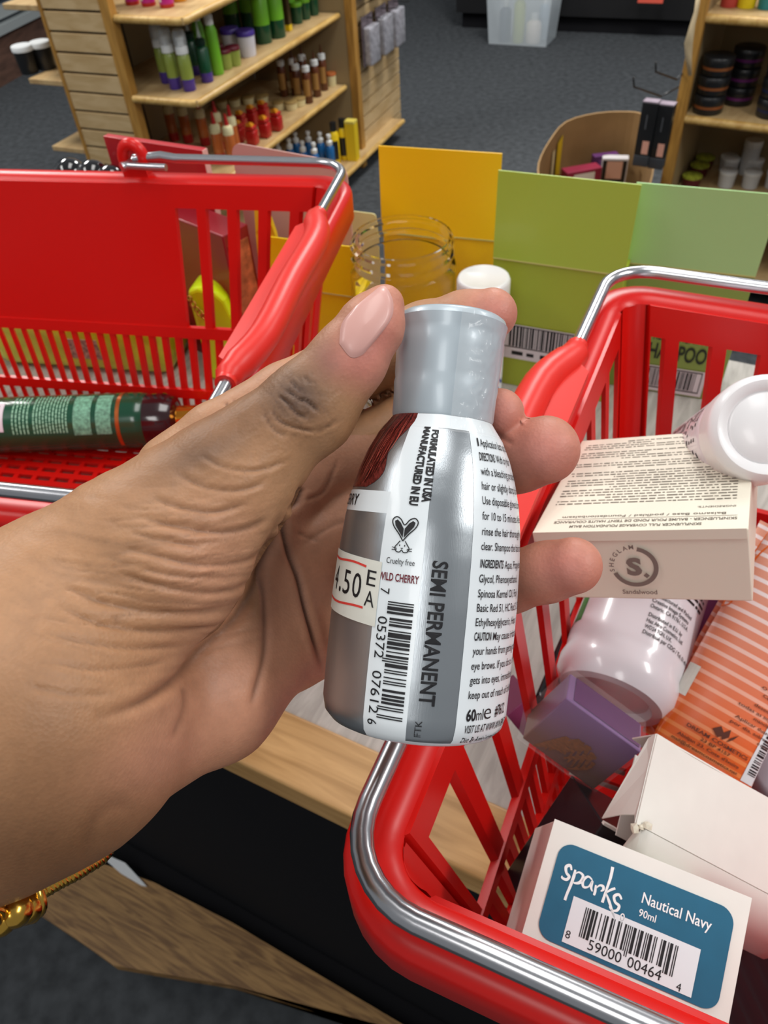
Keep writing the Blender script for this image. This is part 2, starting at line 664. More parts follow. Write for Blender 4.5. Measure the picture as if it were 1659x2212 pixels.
def make_basket(label, M):
    t = thing('shopping_basket', label, 'shopping basket', M, 'red wire-handled shopping baskets')
    # rolled rim
    prof = [(0.0155, -0.002), (0.0138, 0.0), (0.010, 0.0015), (0.0045, 0.0015), (0.001, 0.0), (0.0, -0.003), (0.0, -0.018), (0.002, -0.020), (0.0035, -0.018),
            (0.0030, -0.005), (0.0120, -0.002)]
    mb = MB()
    loops = [rr(i, LX - i, i, LY - i, 0.028 - i * 0.9) for i, z in prof]
    nl = len(loops[0])
    vs = [(x, y, prof[j][1]) for j, l in enumerate(loops) for x, y in l]
    fs = []
    for j in range(len(prof)):
        j2 = (j + 1) % len(prof)
        for i in range(nl):
            k = (i + 1) % nl
            fs.append((j * nl + i, j2 * nl + i, j2 * nl + k, j * nl + k))
    mb.add(vs, fs)
    mb.build('rim', m_red, t, True, 50)
    for side, nm, lg in ((0, 'side_wall', True), (2, 'side_wall', True), (1, 'end_wall', False), (3, 'end_wall', False)):
        basket_wall(side, lg).build(nm, m_red, t)
    # rounded corner posts
    for (sx, sy, a0) in ((1, 0, -90), (1, 1, 0), (0, 1, 90), (0, 0, 180)):
        mb = MB()

        def cp(u, v, tk, sx=sx, sy=sy, a0=a0):
            i = inset(v)
            r = 0.012
            cx = LX - i - r if sx else i + r
            cy = LY - i - r if sy else i + r
            a = math.radians(a0 + 90 * u)
            return (cx + (r - tk) * math.cos(a), cy + (r - tk) * math.sin(a), -HB * v)
        us, vs_ = np.linspace(0, 1, 9), np.linspace(0.008, 1, 7)
        mb.grid(lambda u, v: cp(u, v, 0), us, vs_, True)
        mb.grid(lambda u, v: cp(u, v, 0.0026), us, vs_)
        mb.build('corner_post', m_red, t, True)
    # floor lattice
    mb = MB()
    i = inset(1)
    x0, x1, y0, y1 = i, LX - i, i, LY - i
    zb = -HB
    nx, ny = 22, 24
    for k in range(nx + 1):
        c = x0 + (x1 - x0) * k / nx
        mb.box(c - 0.002, c + 0.002, y0, y1, zb - 0.0015, zb + 0.0015)
    for k in range(ny + 1):
        c = y0 + (y1 - y0) * k / ny
        mb.box(x0, x1, c - 0.0028, c + 0.0028, zb - 0.0015, zb + 0.0018)
    mb.build('floor_lattice', m_red, t)
    # four lugs and two folded-down handles
    for s in (0, 1):
        xp = LX / 2 + (0.068 if s else -0.068)
        for yb in (0, 1):
            yy = LY - 0.008 if yb else 0.008
            mb = MB()
            ring = [(xp + 0.0075 * math.cos(a), yy, 0.012 + 0.0095 * math.sin(a)) for a in np.linspace(0, 2 * math.pi, 24, endpoint=False)]
            mb.tube(ring, 0.0042, 8, closed=True)
            mb.box(xp - 0.009, xp + 0.009, yy - 0.004, yy + 0.004, -0.002, 0.006)
            mb.build('handle_lug', m_red, t, True, 50)
        xe = LX - 0.006 if s else 0.006
        sg = 1 if s else -1
        r = 0.022
        zc = 0.0105
        key = [(xp - sg * 0.003, LY - 0.008 - 0.016, zc + .002), (xp - sg * 0.003, LY - 0.008, zc + .002), (xp + sg * 0.02, LY - 0.007, zc + 0.003), (xp + sg * 0.03, LY - 0.006, zc + .001)]
        path = [key[2], key[3]]
        for yc, a0, ysg in ((LY - 0.006, 90, 1), (0.006, 0, -1)):
            cyy = yc - ysg * r
            cxx = xe - sg * r
            aa = np.linspace(90, 0, 9) if ysg > 0 else np.linspace(0, -90, 9)
            for a in aa:
                path.append((cxx + sg * r * math.cos(math.radians(a)), cyy + r * math.sin(math.radians(a)), zc))
            if ysg > 0:
                path += [(xe, LY / 2 + 0.075, zc), (xe + sg * 0.007, LY / 2 + 0.049, zc + .002), (xe + sg * 0.007, LY / 2 - 0.049, zc + .002), (xe, LY / 2 - 0.075, zc)]
        path += [(xp + sg * 0.03, 0.006, zc + .001), (xp + sg * 0.02, 0.007, zc + .003)]
        hook1 = [(xp - sg * 0.004, LY - 0.020, zc), (xp, LY - 0.014, zc), (xp, LY - 0.008, zc + 0.001)]
        hook2 = [(xp, 0.008, zc + .001), (xp, 0.014, zc), (xp - sg * 0.004, 0.020, zc)]
        mb = MB()
        mb.tube(hook1 + path + hook2, 0.0031, 14)
        mb.tube([(xp, LY - 0.017, zc), (xp + sg * 0.018, LY - 0.0185, zc), (xp + sg * 0.028, LY - 0.019, zc)], 0.0024, 10)
        h = mb.build('wire_handle', m_chrome, t, True, 50)
        mb = MB()
        yc = LY / 2
        L = 0.085
        xo = xe + sg * 0.007
        pts = [(xe, yc - L, zc), (xe, yc - L + 0.010, zc), (xo, yc - L + 0.036, zc + .002), (xo, yc, zc + .003), (xo, yc + L - 0.036, zc + .002), (xe, yc + L - 0.010, zc), (xe, yc + L, zc)]
        pts = spline(pts, 4)
        rad = [0.0048 if abs(p[1] - yc) > L - 0.004 else (0.0064 if abs(p[1] - yc) > L - 0.014 else 0.0074) for p in pts]
        mb.tube(pts, rad, 14)
        fin = [(-0.074, 0.0), (0.074, 0.0), (0.066, 0.0095), (-0.066, 0.0095)]
        mb.prism(fin, lambda x, y, z: (xe - sg * y, yc + x, zc - 0.002 + z - y * 0.15), 0.0045)
        mb.build('grip', m_grip, h, True, 40)
    return t


RB_A = math.radians(-26.9)
rbx = np.array([math.cos(RB_A), math.sin(RB_A), 0])
rby = np.array([-rbx[1], rbx[0], 0])
RB_O = np.array([-0.0278, 0.0649, ZR])
MRB = frame(RB_O, rbx, rby)
LB_A = math.radians(-14)
lbx = np.array([math.cos(LB_A), math.sin(LB_A), 0])
lby = np.array([-lbx[1], lbx[0], 0])
LB_O = np.array([0, 0, ZR]) + lbx * (-0.1245 - LX) + lby * 0.173
MLB = frame(LB_O, lbx, lby)
right_basket = make_basket('red plastic shopping basket full of boxes and bottles, chrome rim wire nearest the camera', MRB)
left_basket = make_basket('red plastic shopping basket behind the hand, holding only one dark green bottle', MLB)
# ------------------------------------------------------------------ held bottle
BD = 0.160
B0 = atd(890, 1560, BD)
B1 = atd(978, 687, BD)
BA = (B1 - B0)
BL = np.linalg.norm(BA)
BA /= BL
BF = -(ray(930, 1120) / np.linalg.norm(ray(930, 1120)))
BF = BF - BF.dot(BA) * BA
BF /= np.linalg.norm(BF)
BR = np.cross(BA, BF)
MBOT = Matrix.Identity(4)
for i in range(3):
    MBOT[i][0], MBOT[i][1], MBOT[i][2], MBOT[i][3] = BR[i], -BF[i], BA[i], B0[i]
# local: x = right, y = away from the lens, z = along the axis
PR = [(0.0, 0.0158), (0.0006, 0.0172), (0.002, 0.0185), (0.0045, 0.0191), (0.012, 0.0192), (0.026, 0.0191), (0.036, 0.0187), (0.042, 0.0182), (0.047, 0.0174), (0.052, 0.0161),
      (0.056, 0.0147), (0.060, 0.0128), (0.0615, 0.0117), (0.063, 0.0106), (0.0635, 0.0103)]
_pt, _pr = [p[0] for p in PR], [p[1] for p in PR]


def brad(t):
    return float(np.interp(t, _pt, _pr))


def bpt(th, t, off=0.0):
    """surface of the bottle: angle th (radians, 0 facing the lens, + to the right), height t"""
    r = brad(t) + off
    return (r * math.sin(th), -r * math.cos(th), t)


RS = 0.019            # nominal radius for arc lengths


def bfn(off=0.0002):
    return lambda x, y: bpt(x / RS, y, off)


D2R = math.pi / 180


def X0(d):
    return d * D2R * RS


m_body = mat('brushed_silver_label', '#a9afb4', 0.30, metal=0.85, bump=0.05, bscale=900, stretch=(8, 8, 0.3))
m_wlab = mat('white_gloss_label', '#e3eaee', 0.30, coat=0.3)
m_ink = mat('black_ink', '#16161a', 0.5)
m_cap = mat('silver_grey_cap', '#b4c0c8', 0.38, metal=0.2, coat=0.25)
m_film = mat('clear_film', '#ffffff', 0.08, alpha=0.12, spec=0.8, coat=1.0)
m_maroon = mat('dark_cherry_ink', '#6a1224', 0.5)
m_stick = mat('price_sticker_paper', '#dcdcd2', 0.6, noise=0.04, nscale=300)
m_sred = mat('sticker_red_ink', '#d8423a', 0.5)
bottle = thing('dye_bottle', 'small silver hair dye bottle with white label, held upright in the hand', 'bottle', MBOT)
tsub = sorted(set([0.0, 0.0006, 0.002, 0.0045] + list(np.linspace(0.0045, 0.0635, 50))))
mb = MB()
mb.lathe([(0.0, 0.0004), (0.0135, 0.0004)] + [(brad(t), t) for t in tsub], 96, cap=False)
mb.build('bottle_body', m_body, bottle, True)
# cap with its ridges
cp = [(0.0102, 0.0630), (0.0106, 0.0640), (0.0107, 0.0685), (0.0109, 0.0705), (0.01075, 0.0715), (0.0109, 0.0725), (0.0111, 0.0775), (0.01125, 0.0795), (0.0111, 0.0805),
      (0.0113, 0.0815), (0.0116, 0.0835), (0.0115, BL - 0.0016), (0.0111, BL - 0.0006), (0.0103, BL), (0.0, BL)]
mb = MB()
mb.lathe(cp, 72, cap=False)
mb.build('cap', m_cap, bottle, True, 60)


def patch(mb, d0, d1, t0, t1, off, n=14, tl=None):
    ts = [t0] + [t for t in tsub if t0 < t < t1] + [t1]
    mb.grid(lambda u, v: bpt((d0 + (d1 - d0) * u) * D2R, v, off), np.linspace(0, 1, n + 1), ts)


# white printed panels
mb = MB()
patch(mb, -29, -3, 0.0010, 0.0618, 0.00006)
patch(mb, 25, 96, 0.0010, 0.0630, 0.00006, 24)
patch(mb, -29, 110, 0.0002, 0.0012, 0.00006, 40)
patch(mb, -29, 96, 0.0605, 0.0633, 0.00006, 40)
patch(mb, -100, -29, 0.0430, 0.0472, 0.00006, 24)
mb.build('label_panel', m_wlab, bottle, True)
# wet look hair picture wrapped round the shoulder
m_hair = bpy.data.materials.new('cherry_hair_print')
m_hair.use_nodes = True
nt = m_hair.node_tree
b = nt.nodes['Principled BSDF']
b.inputs['Roughness'].default_value = 0.3
tc = nt.nodes.new('ShaderNodeTexCoord')
mp = nt.nodes.new('ShaderNodeMapping')
mp.inputs['Rotation'].default_value = (0, math.radians(24), 0)
mp2 = nt.nodes.new('ShaderNodeMapping')
mp2.inputs['Scale'].default_value = (3000, 2400, 90)
nn = nt.nodes.new('ShaderNodeTexNoise')
nn.inputs['Scale'].default_value = 1.0
nn.inputs['Detail'].default_value = 3
cr = nt.nodes.new('ShaderNodeValToRGB')
cr.color_ramp.elements[0].position = 0.35
cr.color_ramp.elements[0].color = lin('#451613')
cr.color_ramp.elements[1].position = 0.7
cr.color_ramp.elements[1].color = lin('#7e2f29')
nt.links.new(tc.outputs['Object'], mp.inputs[0])
nt.links.new(mp.outputs[0], mp2.inputs[0])
nt.links.new(mp2.outputs[0], nn.inputs['Vector'])
nt.links.new(nn.outputs['Fac'], cr.inputs[0])
nt.links.new(cr.outputs[0], b.inputs['Base Color'])
mb = MB()
ts = np.linspace(0.0478, 0.0634, 18)


def hp(u, v):
    f = (v - 0.0478) / (0.0634 - 0.0478)
    d1 = -52 + 22 * f ** 0.55 + 4 * math.sin(f * 9)
    return bpt((-100 + (d1 + 100) * u) * D2R, v, 0.00008)


mb.grid(hp, np.linspace(0, 1, 20), ts)
hp_o = mb.build('hair_picture', m_hair, bottle, True)
mb = MB()
rh = np.random.default_rng(9)
for k in range(110):
    u0 = rh.uniform(.25, .97)
    a_, b2_ = sorted(rh.uniform(0, 1, 2))
    if b2_ - a_ < .2:
        b2_ = min(1, a_ + .4)
    mb.cur = int(rh.integers(0, 3)) if a_ < .55 else 2
    w_ = rh.uniform(.00005, .00014)
    pts_ = []
    for q in np.linspace(a_, b2_, 9):
        f_ = 0.0478 + q * (0.0634 - 0.0478)
        d1 = -52 + 22 * q ** 0.55
        dd = -100 + (d1 + 100) * (u0 + .03 * math.sin(q * 5 + k))
        pts_.append((X0(dd), f_))
    put_stroke(mb, lambda x, y: bpt(x / RS, y, 0.00016 + .000001 * (k % 40)), pts_, [w_ * (1 - abs(2 * s - 1) ** 2 * .8) for s in np.linspace(0, 1, 9)])
mb.build('hair_strands', [mat('strand_red', '#c0584c', .3), mat('strand_rust', '#8a3028', .3), mat('strand_dark', '#2a0e0c', .3)], hp_o)
# price sticker
mb = MB()


def sp(u, v):
    d = -80 + 53 * u
    t = 0.0216 + 0.0122 * v + 0.0012 * (1 - u)
    return bpt(d * D2R, t, 0.00022)


mb.grid(sp, np.linspace(0, 1, 16), np.linspace(0, 1, 8))
stk = mb.build('price_sticker', m_stick, bottle, True)


def sfn(off):
    return lambda x, y: bpt((-80 + 53 * x) * D2R, 0.0216 + 0.0122 * y + 0.0012 * (1 - x), off)


mb = MB()
put_stroke(mb, sfn(0.0003), [(x, 0.88 - 0.02 * math.sin(x * 8)) for x in np.linspace(0.02, 0.80, 12)], 0.018)
put_stroke(mb, sfn(0.0003), [(x, 0.21 - 0.03 * math.sin(x * 6)) for x in np.linspace(0.02, 0.82, 12)], 0.018)
mb.build('red_lines', m_sred, stk)
mb = MB()
sx = sfn(0.0003)
for s, x, w in (('4', 0.14, .13), ('.', 0.33, .05), ('5', 0.43, .14), ('0', 0.62, .14)):
    put_text(mb, s, sx, x, 0.36, 0.38 if s != '.' else 0.5, w)
put_text(mb, 'E', sx, 0.83, 0.60, 0.24, 0.12)
put_text(mb, 'A', sx, 0.83, 0.28, 0.24, 0.13)
mb.build('price_print', m_ink, stk)
# label print
mb = MB()
fn = bfn()


def X(d):
    return d * D2R * RS


put_text(mb, 'FORMULATED IN USA', fn, X(-7.5), 0.0600, 0.00165, 0.0142, 0.05, 'l', 1)
put_text(mb, 'MANUFACTURED IN EU', fn, X(-15.0), 0.0605, 0.00165, 0.0155, 0.05, 'l', 1)
put_text(mb, 'Cruelty free', fn, X(-16), 0.0338, 0.0011, 0.0056, 0.0, 'c')
put_text(mb, 'CHERRY', fn, X(-57), 0.0441, 0.0022, 0.0125, 0.01, 'r')
# leaping ears and bunny face, outline strokes
hx, hy = X(-16), 0.0382
ear = spline([(0, 0), (.0009, .0012), (.0022, .0026), (.0026, .0037), (.0019, .0044), (.0009, .0040), (0, .0030), (-.0009, .0040), (-.0019, .0044), (-.0026, .0037), (-.0022, .0026),
              (-.0009, .0012), (0, 0)], 6)
put_stroke(mb, fn, [(hx + x, hy + y) for x, y in ear], 0.00011)
for sg in (1, -1):
    inn = [(0.0001, .0006), (.0010, .0017), (.0019, .0028), (.0021, .0036), (.0016, .0039), (.0009, .0034), (.0001, .0023)]
    mb.add([fn(hx + sg * x, hy + y) for x, y in inn], [tuple(range(7)) if sg < 0 else tuple(range(6, -1, -1))])
face = spline([(-.0005, 0), (-.0010, -.0007), (-.0014, -.0013), (-.0011, -.0020), (-.0004, -.0021), (0, -.0017), (.0004, -.0021), (.0011, -.0020), (.0014, -.0013), (.0010, -.0007), (.0005, 0)], 5)
put_stroke(mb, fn, [(hx + x, hy + y) for x, y in face], 0.00009)
for sg in (1, -1):
    put_rect(mb, fn, hx + sg * .0005 - .0001, hx + sg * .0005 + .0001, hy - .0010, hy - .0007)
    for k in (0, 1):
        put_stroke(mb, fn, [(hx + sg * .0010, hy - .0015 - k * .0002), (hx + sg * .0020, hy - .0013 - k * .0005)], 0.00007)
put_stroke(mb, fn, [(hx - .0002, hy - .0013), (hx, hy - .0015), (hx + .0002, hy - .0013)], 0.00008)
# bar code running down the panel, digits beside it
put_bars(mb, lambda x, y: fn(y, -x), '705372076126', -0.0268, -0.0050, X(-18.5), X(-5.5), X(-20.5))
put_text(mb, '7', fn, X(-26), 0.0291, 0.00185, 0.0011, 0, 'l', 1)
put_text(mb, '05372', fn, X(-25.5), 0.0238, 0.00185, 0.0078, 0, 'l', 1)
put_text(mb, '07612', fn, X(-25.5), 0.0136, 0.00185, 0.0080, 0, 'l', 1)
put_text(mb, '6', fn, X(-26), 0.0045, 0.00185, 0.0011, 0, 'l', 1)
put_text(mb, 'SEMI PERMANENT', fn, X(2.6), 0.0352, 0.0028, 0.0268, 0.02, 'l', 1)
put_text(mb, 'FTK', fn, X(5.5), 0.0024, 0.0013, 0.0031, -0.01, 'l', 3)
lines = [('1', 'Application lasts up to', 0.0578), ('DIRECTIONS', 'With dry hair', 0.0550), ('', 'with a bleaching product first', 0.0522), ('', 'hair or slightly damp hair', 0.0494),
         ('', 'Use disposable gloves during', 0.0466), ('', 'for 10 to 15 minutes. After', 0.0437), ('', 'rinse the hair thoroughly', 0.0408), ('', 'clear. Shampoo the hair and', 0.0380),
         ('INGREDIENTS', 'Aqua, Propylene', 0.0347), ('', 'Glycol, Phenoxyethanol,', 0.0319), ('', 'Spinosa Kernel Oil, Poly', 0.0291), ('', 'Basic Red 51, HC Red 3, Citric', 0.0264),
         ('', 'Ethylhexylglycerin, Hexyl', 0.0237), ('CAUTION', 'May cause irritation', 0.0210), ('', 'your hands from getting stained', 0.0183), ('', 'eye brows. If you do so, it may', 0.0155),
         ('', 'gets into eyes, immediately', 0.0128), ('', 'keep out of reach of children.', 0.0100)]
for a, s, t in lines:
    x = X(31)
    if a:
        w = {'1': .0005, 'DIRECTIONS': .0052, 'INGREDIENTS': .0062, 'CAUTION': .0042}[a]
        put_text(mb, a, fn, x, t, 0.00150, w, 0.02)
        x += w + 0.0005
    put_text(mb, s, fn, x, t, 0.00148, len(s) * 0.00058, 0.005)
put_text(mb, '60', fn, X(31), 0.0058, 0.0021, 0.0022, 0.03)
put_text(mb, 'ml', fn, X(38), 0.0058, 0.0021, 0.0018, 0.0)
put_text(mb, 'e', fn, X(44), 0.0058, 0.0031, 0.0021, -0.01)
put_text(mb, '#7612', fn, X(54.5), 0.0061, 0.0020, 0.0042, 0.02)
put_text(mb, 'VISIT US AT WWW.ANNIEINTL', fn, X(31), 0.0034, 0.0015, 0.0140, 0.01)
put_text(mb, 'Dist. By Annie International, Inc.', fn, X(31), 0.0013, 0.0012, 0.0136, 0.005)
mb.build('label_print', m_ink, bottle)
mb = MB()
put_text(mb, 'WILD CHERRY', fn, X(-28.3), 0.0306, 0.0014, 0.0080, 0.02)
mb.build('shade_name', m_maroon, bottle)
# shrink film over the cap: a crinkled seam on its right side
mb = MB()
rs = np.random.default_rng(3)
us = np.linspace(8, 62, 34)
tt = np.linspace(0.0600, BL - 0.001, 60)
W = rs.normal(0, 1, (60, 34))
for _ in range(2):
    W = (W + np.roll(W, 1, 0) + np.roll(W, -1, 0) + np.roll(W, 1, 1) + np.roll(W, -1, 1)) / 5


def film(i, j):
    t = tt[int(j)]
    r = float(np.interp(t, [0.058, 0.0605, 0.0625, 0.066, 0.083, BL - 0.001], [0.0141, 0.0126, 0.0113, 0.0109, 0.01175, 0.0118]))
    e = math.sin(math.pi * i / 33)
    r += 0.00010 + e * 0.00022 * W[int(j), int(i)] / 0.35 + 0.0001 * e
    a = us[int(i)] * D2R
    return (r * math.sin(a), -r * math.cos(a), t)


mb.grid(film, range(34), range(60))
mb.build('shrink_film', m_film, bottle, True)
# ------------------------------------------------------------------ the hand (one continuous skin, grown from tapered bones)
def C(px, py, d, rpx):
    return (atd(px, py, d), rpx * d / F_PX)


PALM = [
    [C(-1500, 2080, .120, 360), C(-500, 1760, .130, 345), C(40, 1550, .139, 330)],
    [C(-60, 1440, .142, 235), C(150, 1330, .147, 220), C(330, 1205, .150, 198), C(480, 1070, .1525, 136)],
    [C(0, 1640, .142, 260), C(170, 1590, .150, 225), C(300, 1557, .160, 158), C(455, 1495, .172, 146), C(590, 1385, .184, 108)],
    [C(160, 1450, .160, 200), C(430, 1060, .181, 105)],
    [C(160, 1450, .162, 200), C(545, 1130, .190, 105)],
    [C(160, 1480, .162, 200), C(610, 1270, .194, 100)],
    [C(430, 1060, .183, 100), C(545, 1130, .191, 100), C(610, 1270, .195, 100), C(620, 1390, .193, 95)],
]
FINGERS = {
    'thumb': [C(440, 1085, .1525, 140), C(570, 962, .1528, 106), C(668, 882, .1525, 101), C(755, 775, .1513, 80), C(806, 700, .1505, 68), C(832, 655, .1505, 40)],
    'index': [C(380, 1020, .181, 85), C(470, 946, .1815, 76), C(620, 862, .185, 77), C(760, 790, .187, 76), C(920, 727, .1845, 73), C(1005, 697, .178, 66), C(1062, 678, .174, 55)],
    'middle': [C(545, 1130, .190, 90), C(700, 1010, .194, 80), C(880, 925, .189, 74), C(1000, 905, .180, 64), C(1079, 892, .173, 53)],
    'ring': [C(600, 1240, .194, 95), C(760, 1110, .197, 82), C(920, 1045, .194, 78), C(1050, 1005, .184, 77), C(1120, 985, .177, 77), C(1178, 972, .171, 74)],
    'little': [C(620, 1385, .192, 95), C(800, 1350, .195, 76), C(960, 1305, .191, 70), C(1100, 1257, .181, 66), C(1180, 1236, .174, 64), C(1238, 1222, .169, 62)],
}


def smin(a, b, k):
    h = np.clip(0.5 + 0.5 * (b - a) / k, 0, 1)
    return b + (a - b) * h - k * h * (1 - h)


def cone(P, a, ra, b, rb):
    ba = b - a
    l2 = ba.dot(ba)
    t = np.clip((P - a) @ ba / l2, 0, 1)
    d = P - (a + t[:, None] * ba)
    return np.sqrt((d * d).sum(1)) - (ra + (rb - ra) * t)


def chain(P, c, k):
    f = None
    for (a, ra), (b, rb) in zip(c[:-1], c[1:]):
        q = cone(P, a, ra, b, rb)
        f = q if f is None else smin(f, q, k)
    return f


def hand_sdf(P):
    palm = None
    for c in PALM:
        q = chain(P, c, 0.003)
        palm = q if palm is None else smin(palm, q, 0.007)
    tot = palm
    for nm, c in FINGERS.items():
        q = chain(P, c, 0.002)
        kk = 0.008 if nm == 'thumb' else 0.004
        q = smin(palm, q, kk)
        tot = smin(tot, q, 0.0007)
    # keep the skin off the bottle: the flesh is pressed flat where it touches
    L = (P - B0) @ np.array([BR, -BF, BA]).T
    rad = np.sqrt(L[:, 0] ** 2 + L[:, 1] ** 2)
    rb = np.interp(L[:, 2], [-0.01, 0, 0.042, 0.052, 0.0615, 0.0635, BL, BL + 0.001], [0.0, 0.0193, 0.0184, 0.0164, 0.0121, 0.0117, 0.0121, 0.0])
    db = np.maximum(np.maximum(rad - rb - 0.0002, -L[:, 2]), L[:, 2] - BL - 0.0002)
    return np.maximum(tot, -db)


def chunked(fn, P, n=120000):
    return np.concatenate([fn(P[i:i + n]) for i in range(0, len(P), n)])


def surface_nets(fn, lo, hi, h):
    ax = [np.arange(lo[i], hi[i] + h, h) for i in range(3)]
    sh = [len(a) for a in ax]
    G = np.stack(np.meshgrid(*ax, indexing='ij'), -1).reshape(-1, 3)
    Fv = chunked(fn, G).reshape(sh)
    S = Fv < 0
    cs = [n - 1 for n in sh]
    acc = np.zeros(cs + [3])
    cnt = np.zeros(cs)
    for axis in range(3):
        o = [a for a in range(3) if a != axis]
        for i in (0, 1):
            for j in (0, 1):
                s0 = [None] * 3
                s0[axis] = slice(0, sh[axis] - 1)
                s0[o[0]] = slice(i, sh[o[0]] - 1 + i)
                s0[o[1]] = slice(j, sh[o[1]] - 1 + j)
                s1 = list(s0)
                s1[axis] = slice(1, sh[axis])
                fa, fb = Fv[tuple(s0)], Fv[tuple(s1)]
                cr_ = (fa < 0) != (fb < 0)
                t = np.where(cr_, fa / np.where(cr_, fa - fb, 1), 0)
                off = np.zeros(cs + [3])
                off[..., axis] = t
                off[..., o[0]] = i
                off[..., o[1]] = j
                acc += off * cr_[..., None]
                cnt += cr_
    act = cnt > 0
    idx = -np.ones(cs, int)
    idx[act] = np.arange(act.sum())
    ii = np.argwhere(act)
    V = np.array([ax[0][0], ax[1][0], ax[2][0]]) + (ii + acc[act] / cnt[act][:, None]) * h
    quads = []
    for axis in range(3):
        o = [(axis + 1) % 3, (axis + 2) % 3]
        s0 = [slice(1, sh[a] - 1) for a in range(3)]
        s0[axis] = slice(0, sh[axis] - 1)
        s1 = list(s0)
        s1[axis] = slice(1, sh[axis])
        A, Bq = S[tuple(s0)], S[tuple(s1)]
        for want, flip in (((A & ~Bq), False), ((~A & Bq), True)):
            e = np.argwhere(want)
            if not len(e):
                continue
            base = e.copy()
            for a in o:
                base[:, a] += 1
            q = []
            for (di, dj) in ((-1, -1), (0, -1), (0, 0), (-1, 0)):
                c = base.copy()
                c[:, o[0]] += di
                c[:, o[1]] += dj
                q.append(idx[c[:, 0], c[:, 1], c[:, 2]])
            q = np.stack(q, 1)
            quads.append(q[:, ::-1] if flip else q)
    return V, np.concatenate(quads)


def subdivide(V, Q):
    E_ = np.concatenate([Q[:, [i, (i + 1) % 4]] for i in range(4)])
    Es = np.sort(E_, 1)
    u, inv = np.unique(Es, axis=0, return_inverse=True)
    inv = inv.reshape(-1)
    nV, nQ = len(V), len(Q)
    em = V[u].mean(1)
    fc = V[Q].mean(1)
    e = [nV + inv[i * nQ:(i + 1) * nQ] for i in range(4)]
    c = nV + len(u) + np.arange(nQ)
    out = np.concatenate([np.stack([Q[:, i], e[i], c, e[i - 1]], 1) for i in range(4)])
    return np.concatenate([V, em, fc]), out


def grad(fn, P, e=0.0003):
    g = np.stack([chunked(fn, P + np.eye(3)[i] * e) - chunked(fn, P - np.eye(3)[i] * e) for i in range(3)], 1) / (2 * e)
    return g


def smooth_quads(V, Q, it, lam=0.5):
    E_ = np.concatenate([Q[:, [i, (i + 1) % 4]] for i in range(4)])
    for _ in range(it):
        s = np.zeros_like(V)
        c = np.zeros(len(V))
        np.add.at(s, E_[:, 0], V[E_[:, 1]])
        np.add.at(c, E_[:, 0], 1)
        np.add.at(s, E_[:, 1], V[E_[:, 0]])
        np.add.at(c, E_[:, 1], 1)
        V = V + lam * (s / c[:, None] - V)
    return V


_all = [q for c in PALM + list(FINGERS.values()) for q in c]
LO = np.min([p - r for p, r in _all], 0) - 0.006
HI = np.max([p + r for p, r in _all], 0) + 0.006
HV, HQ = surface_nets(hand_sdf, LO, HI, 0.0022)
HV = smooth_quads(HV, HQ, 2)
for _lv in range(2):
    HV, HQ = subdivide(HV, HQ)
    if _lv == 0:
        HV = smooth_quads(HV, HQ, 1)
    f = chunked(hand_sdf, HV)
    g = grad(hand_sdf, HV)
    HV = HV - np.clip(f / np.maximum((g * g).sum(1), 0.3), -0.001, 0.001)[:, None] * g
HV = smooth_quads(HV, HQ, 2)
HN = grad(hand_sdf, HV)
HN /= np.linalg.norm(HN, axis=1)[:, None] + 1e-9

# ---- creases, folds and skin colour, laid out on the hand as it is seen from its palm side
HP = proj(HV)                                   # where each bit of skin lies in the palm-side view
TOV = (EYE - HV)
TOV /= np.linalg.norm(TOV, axis=1)[:, None]
FACE = (HN * TOV).sum(1)                        # skin turned towards / away from the palm side
front = FACE > -0.15


def poly_dist(P2, pts):
    pts = np.asarray(pts, float)
    best = np.full(len(P2), 1e9)
    tt_ = np.zeros(len(P2))
    n = len(pts) - 1
    for i in range(n):
        a, b = pts[i], pts[i + 1]
        ab = b - a
        t = np.clip((P2 - a) @ ab / ab.dot(ab), 0, 1)
        d = np.linalg.norm(P2 - (a + t[:, None] * ab), axis=1)
        m = d < best
        best[m] = d[m]
        tt_[m] = (i + t[m]) / n
    return best, tt_


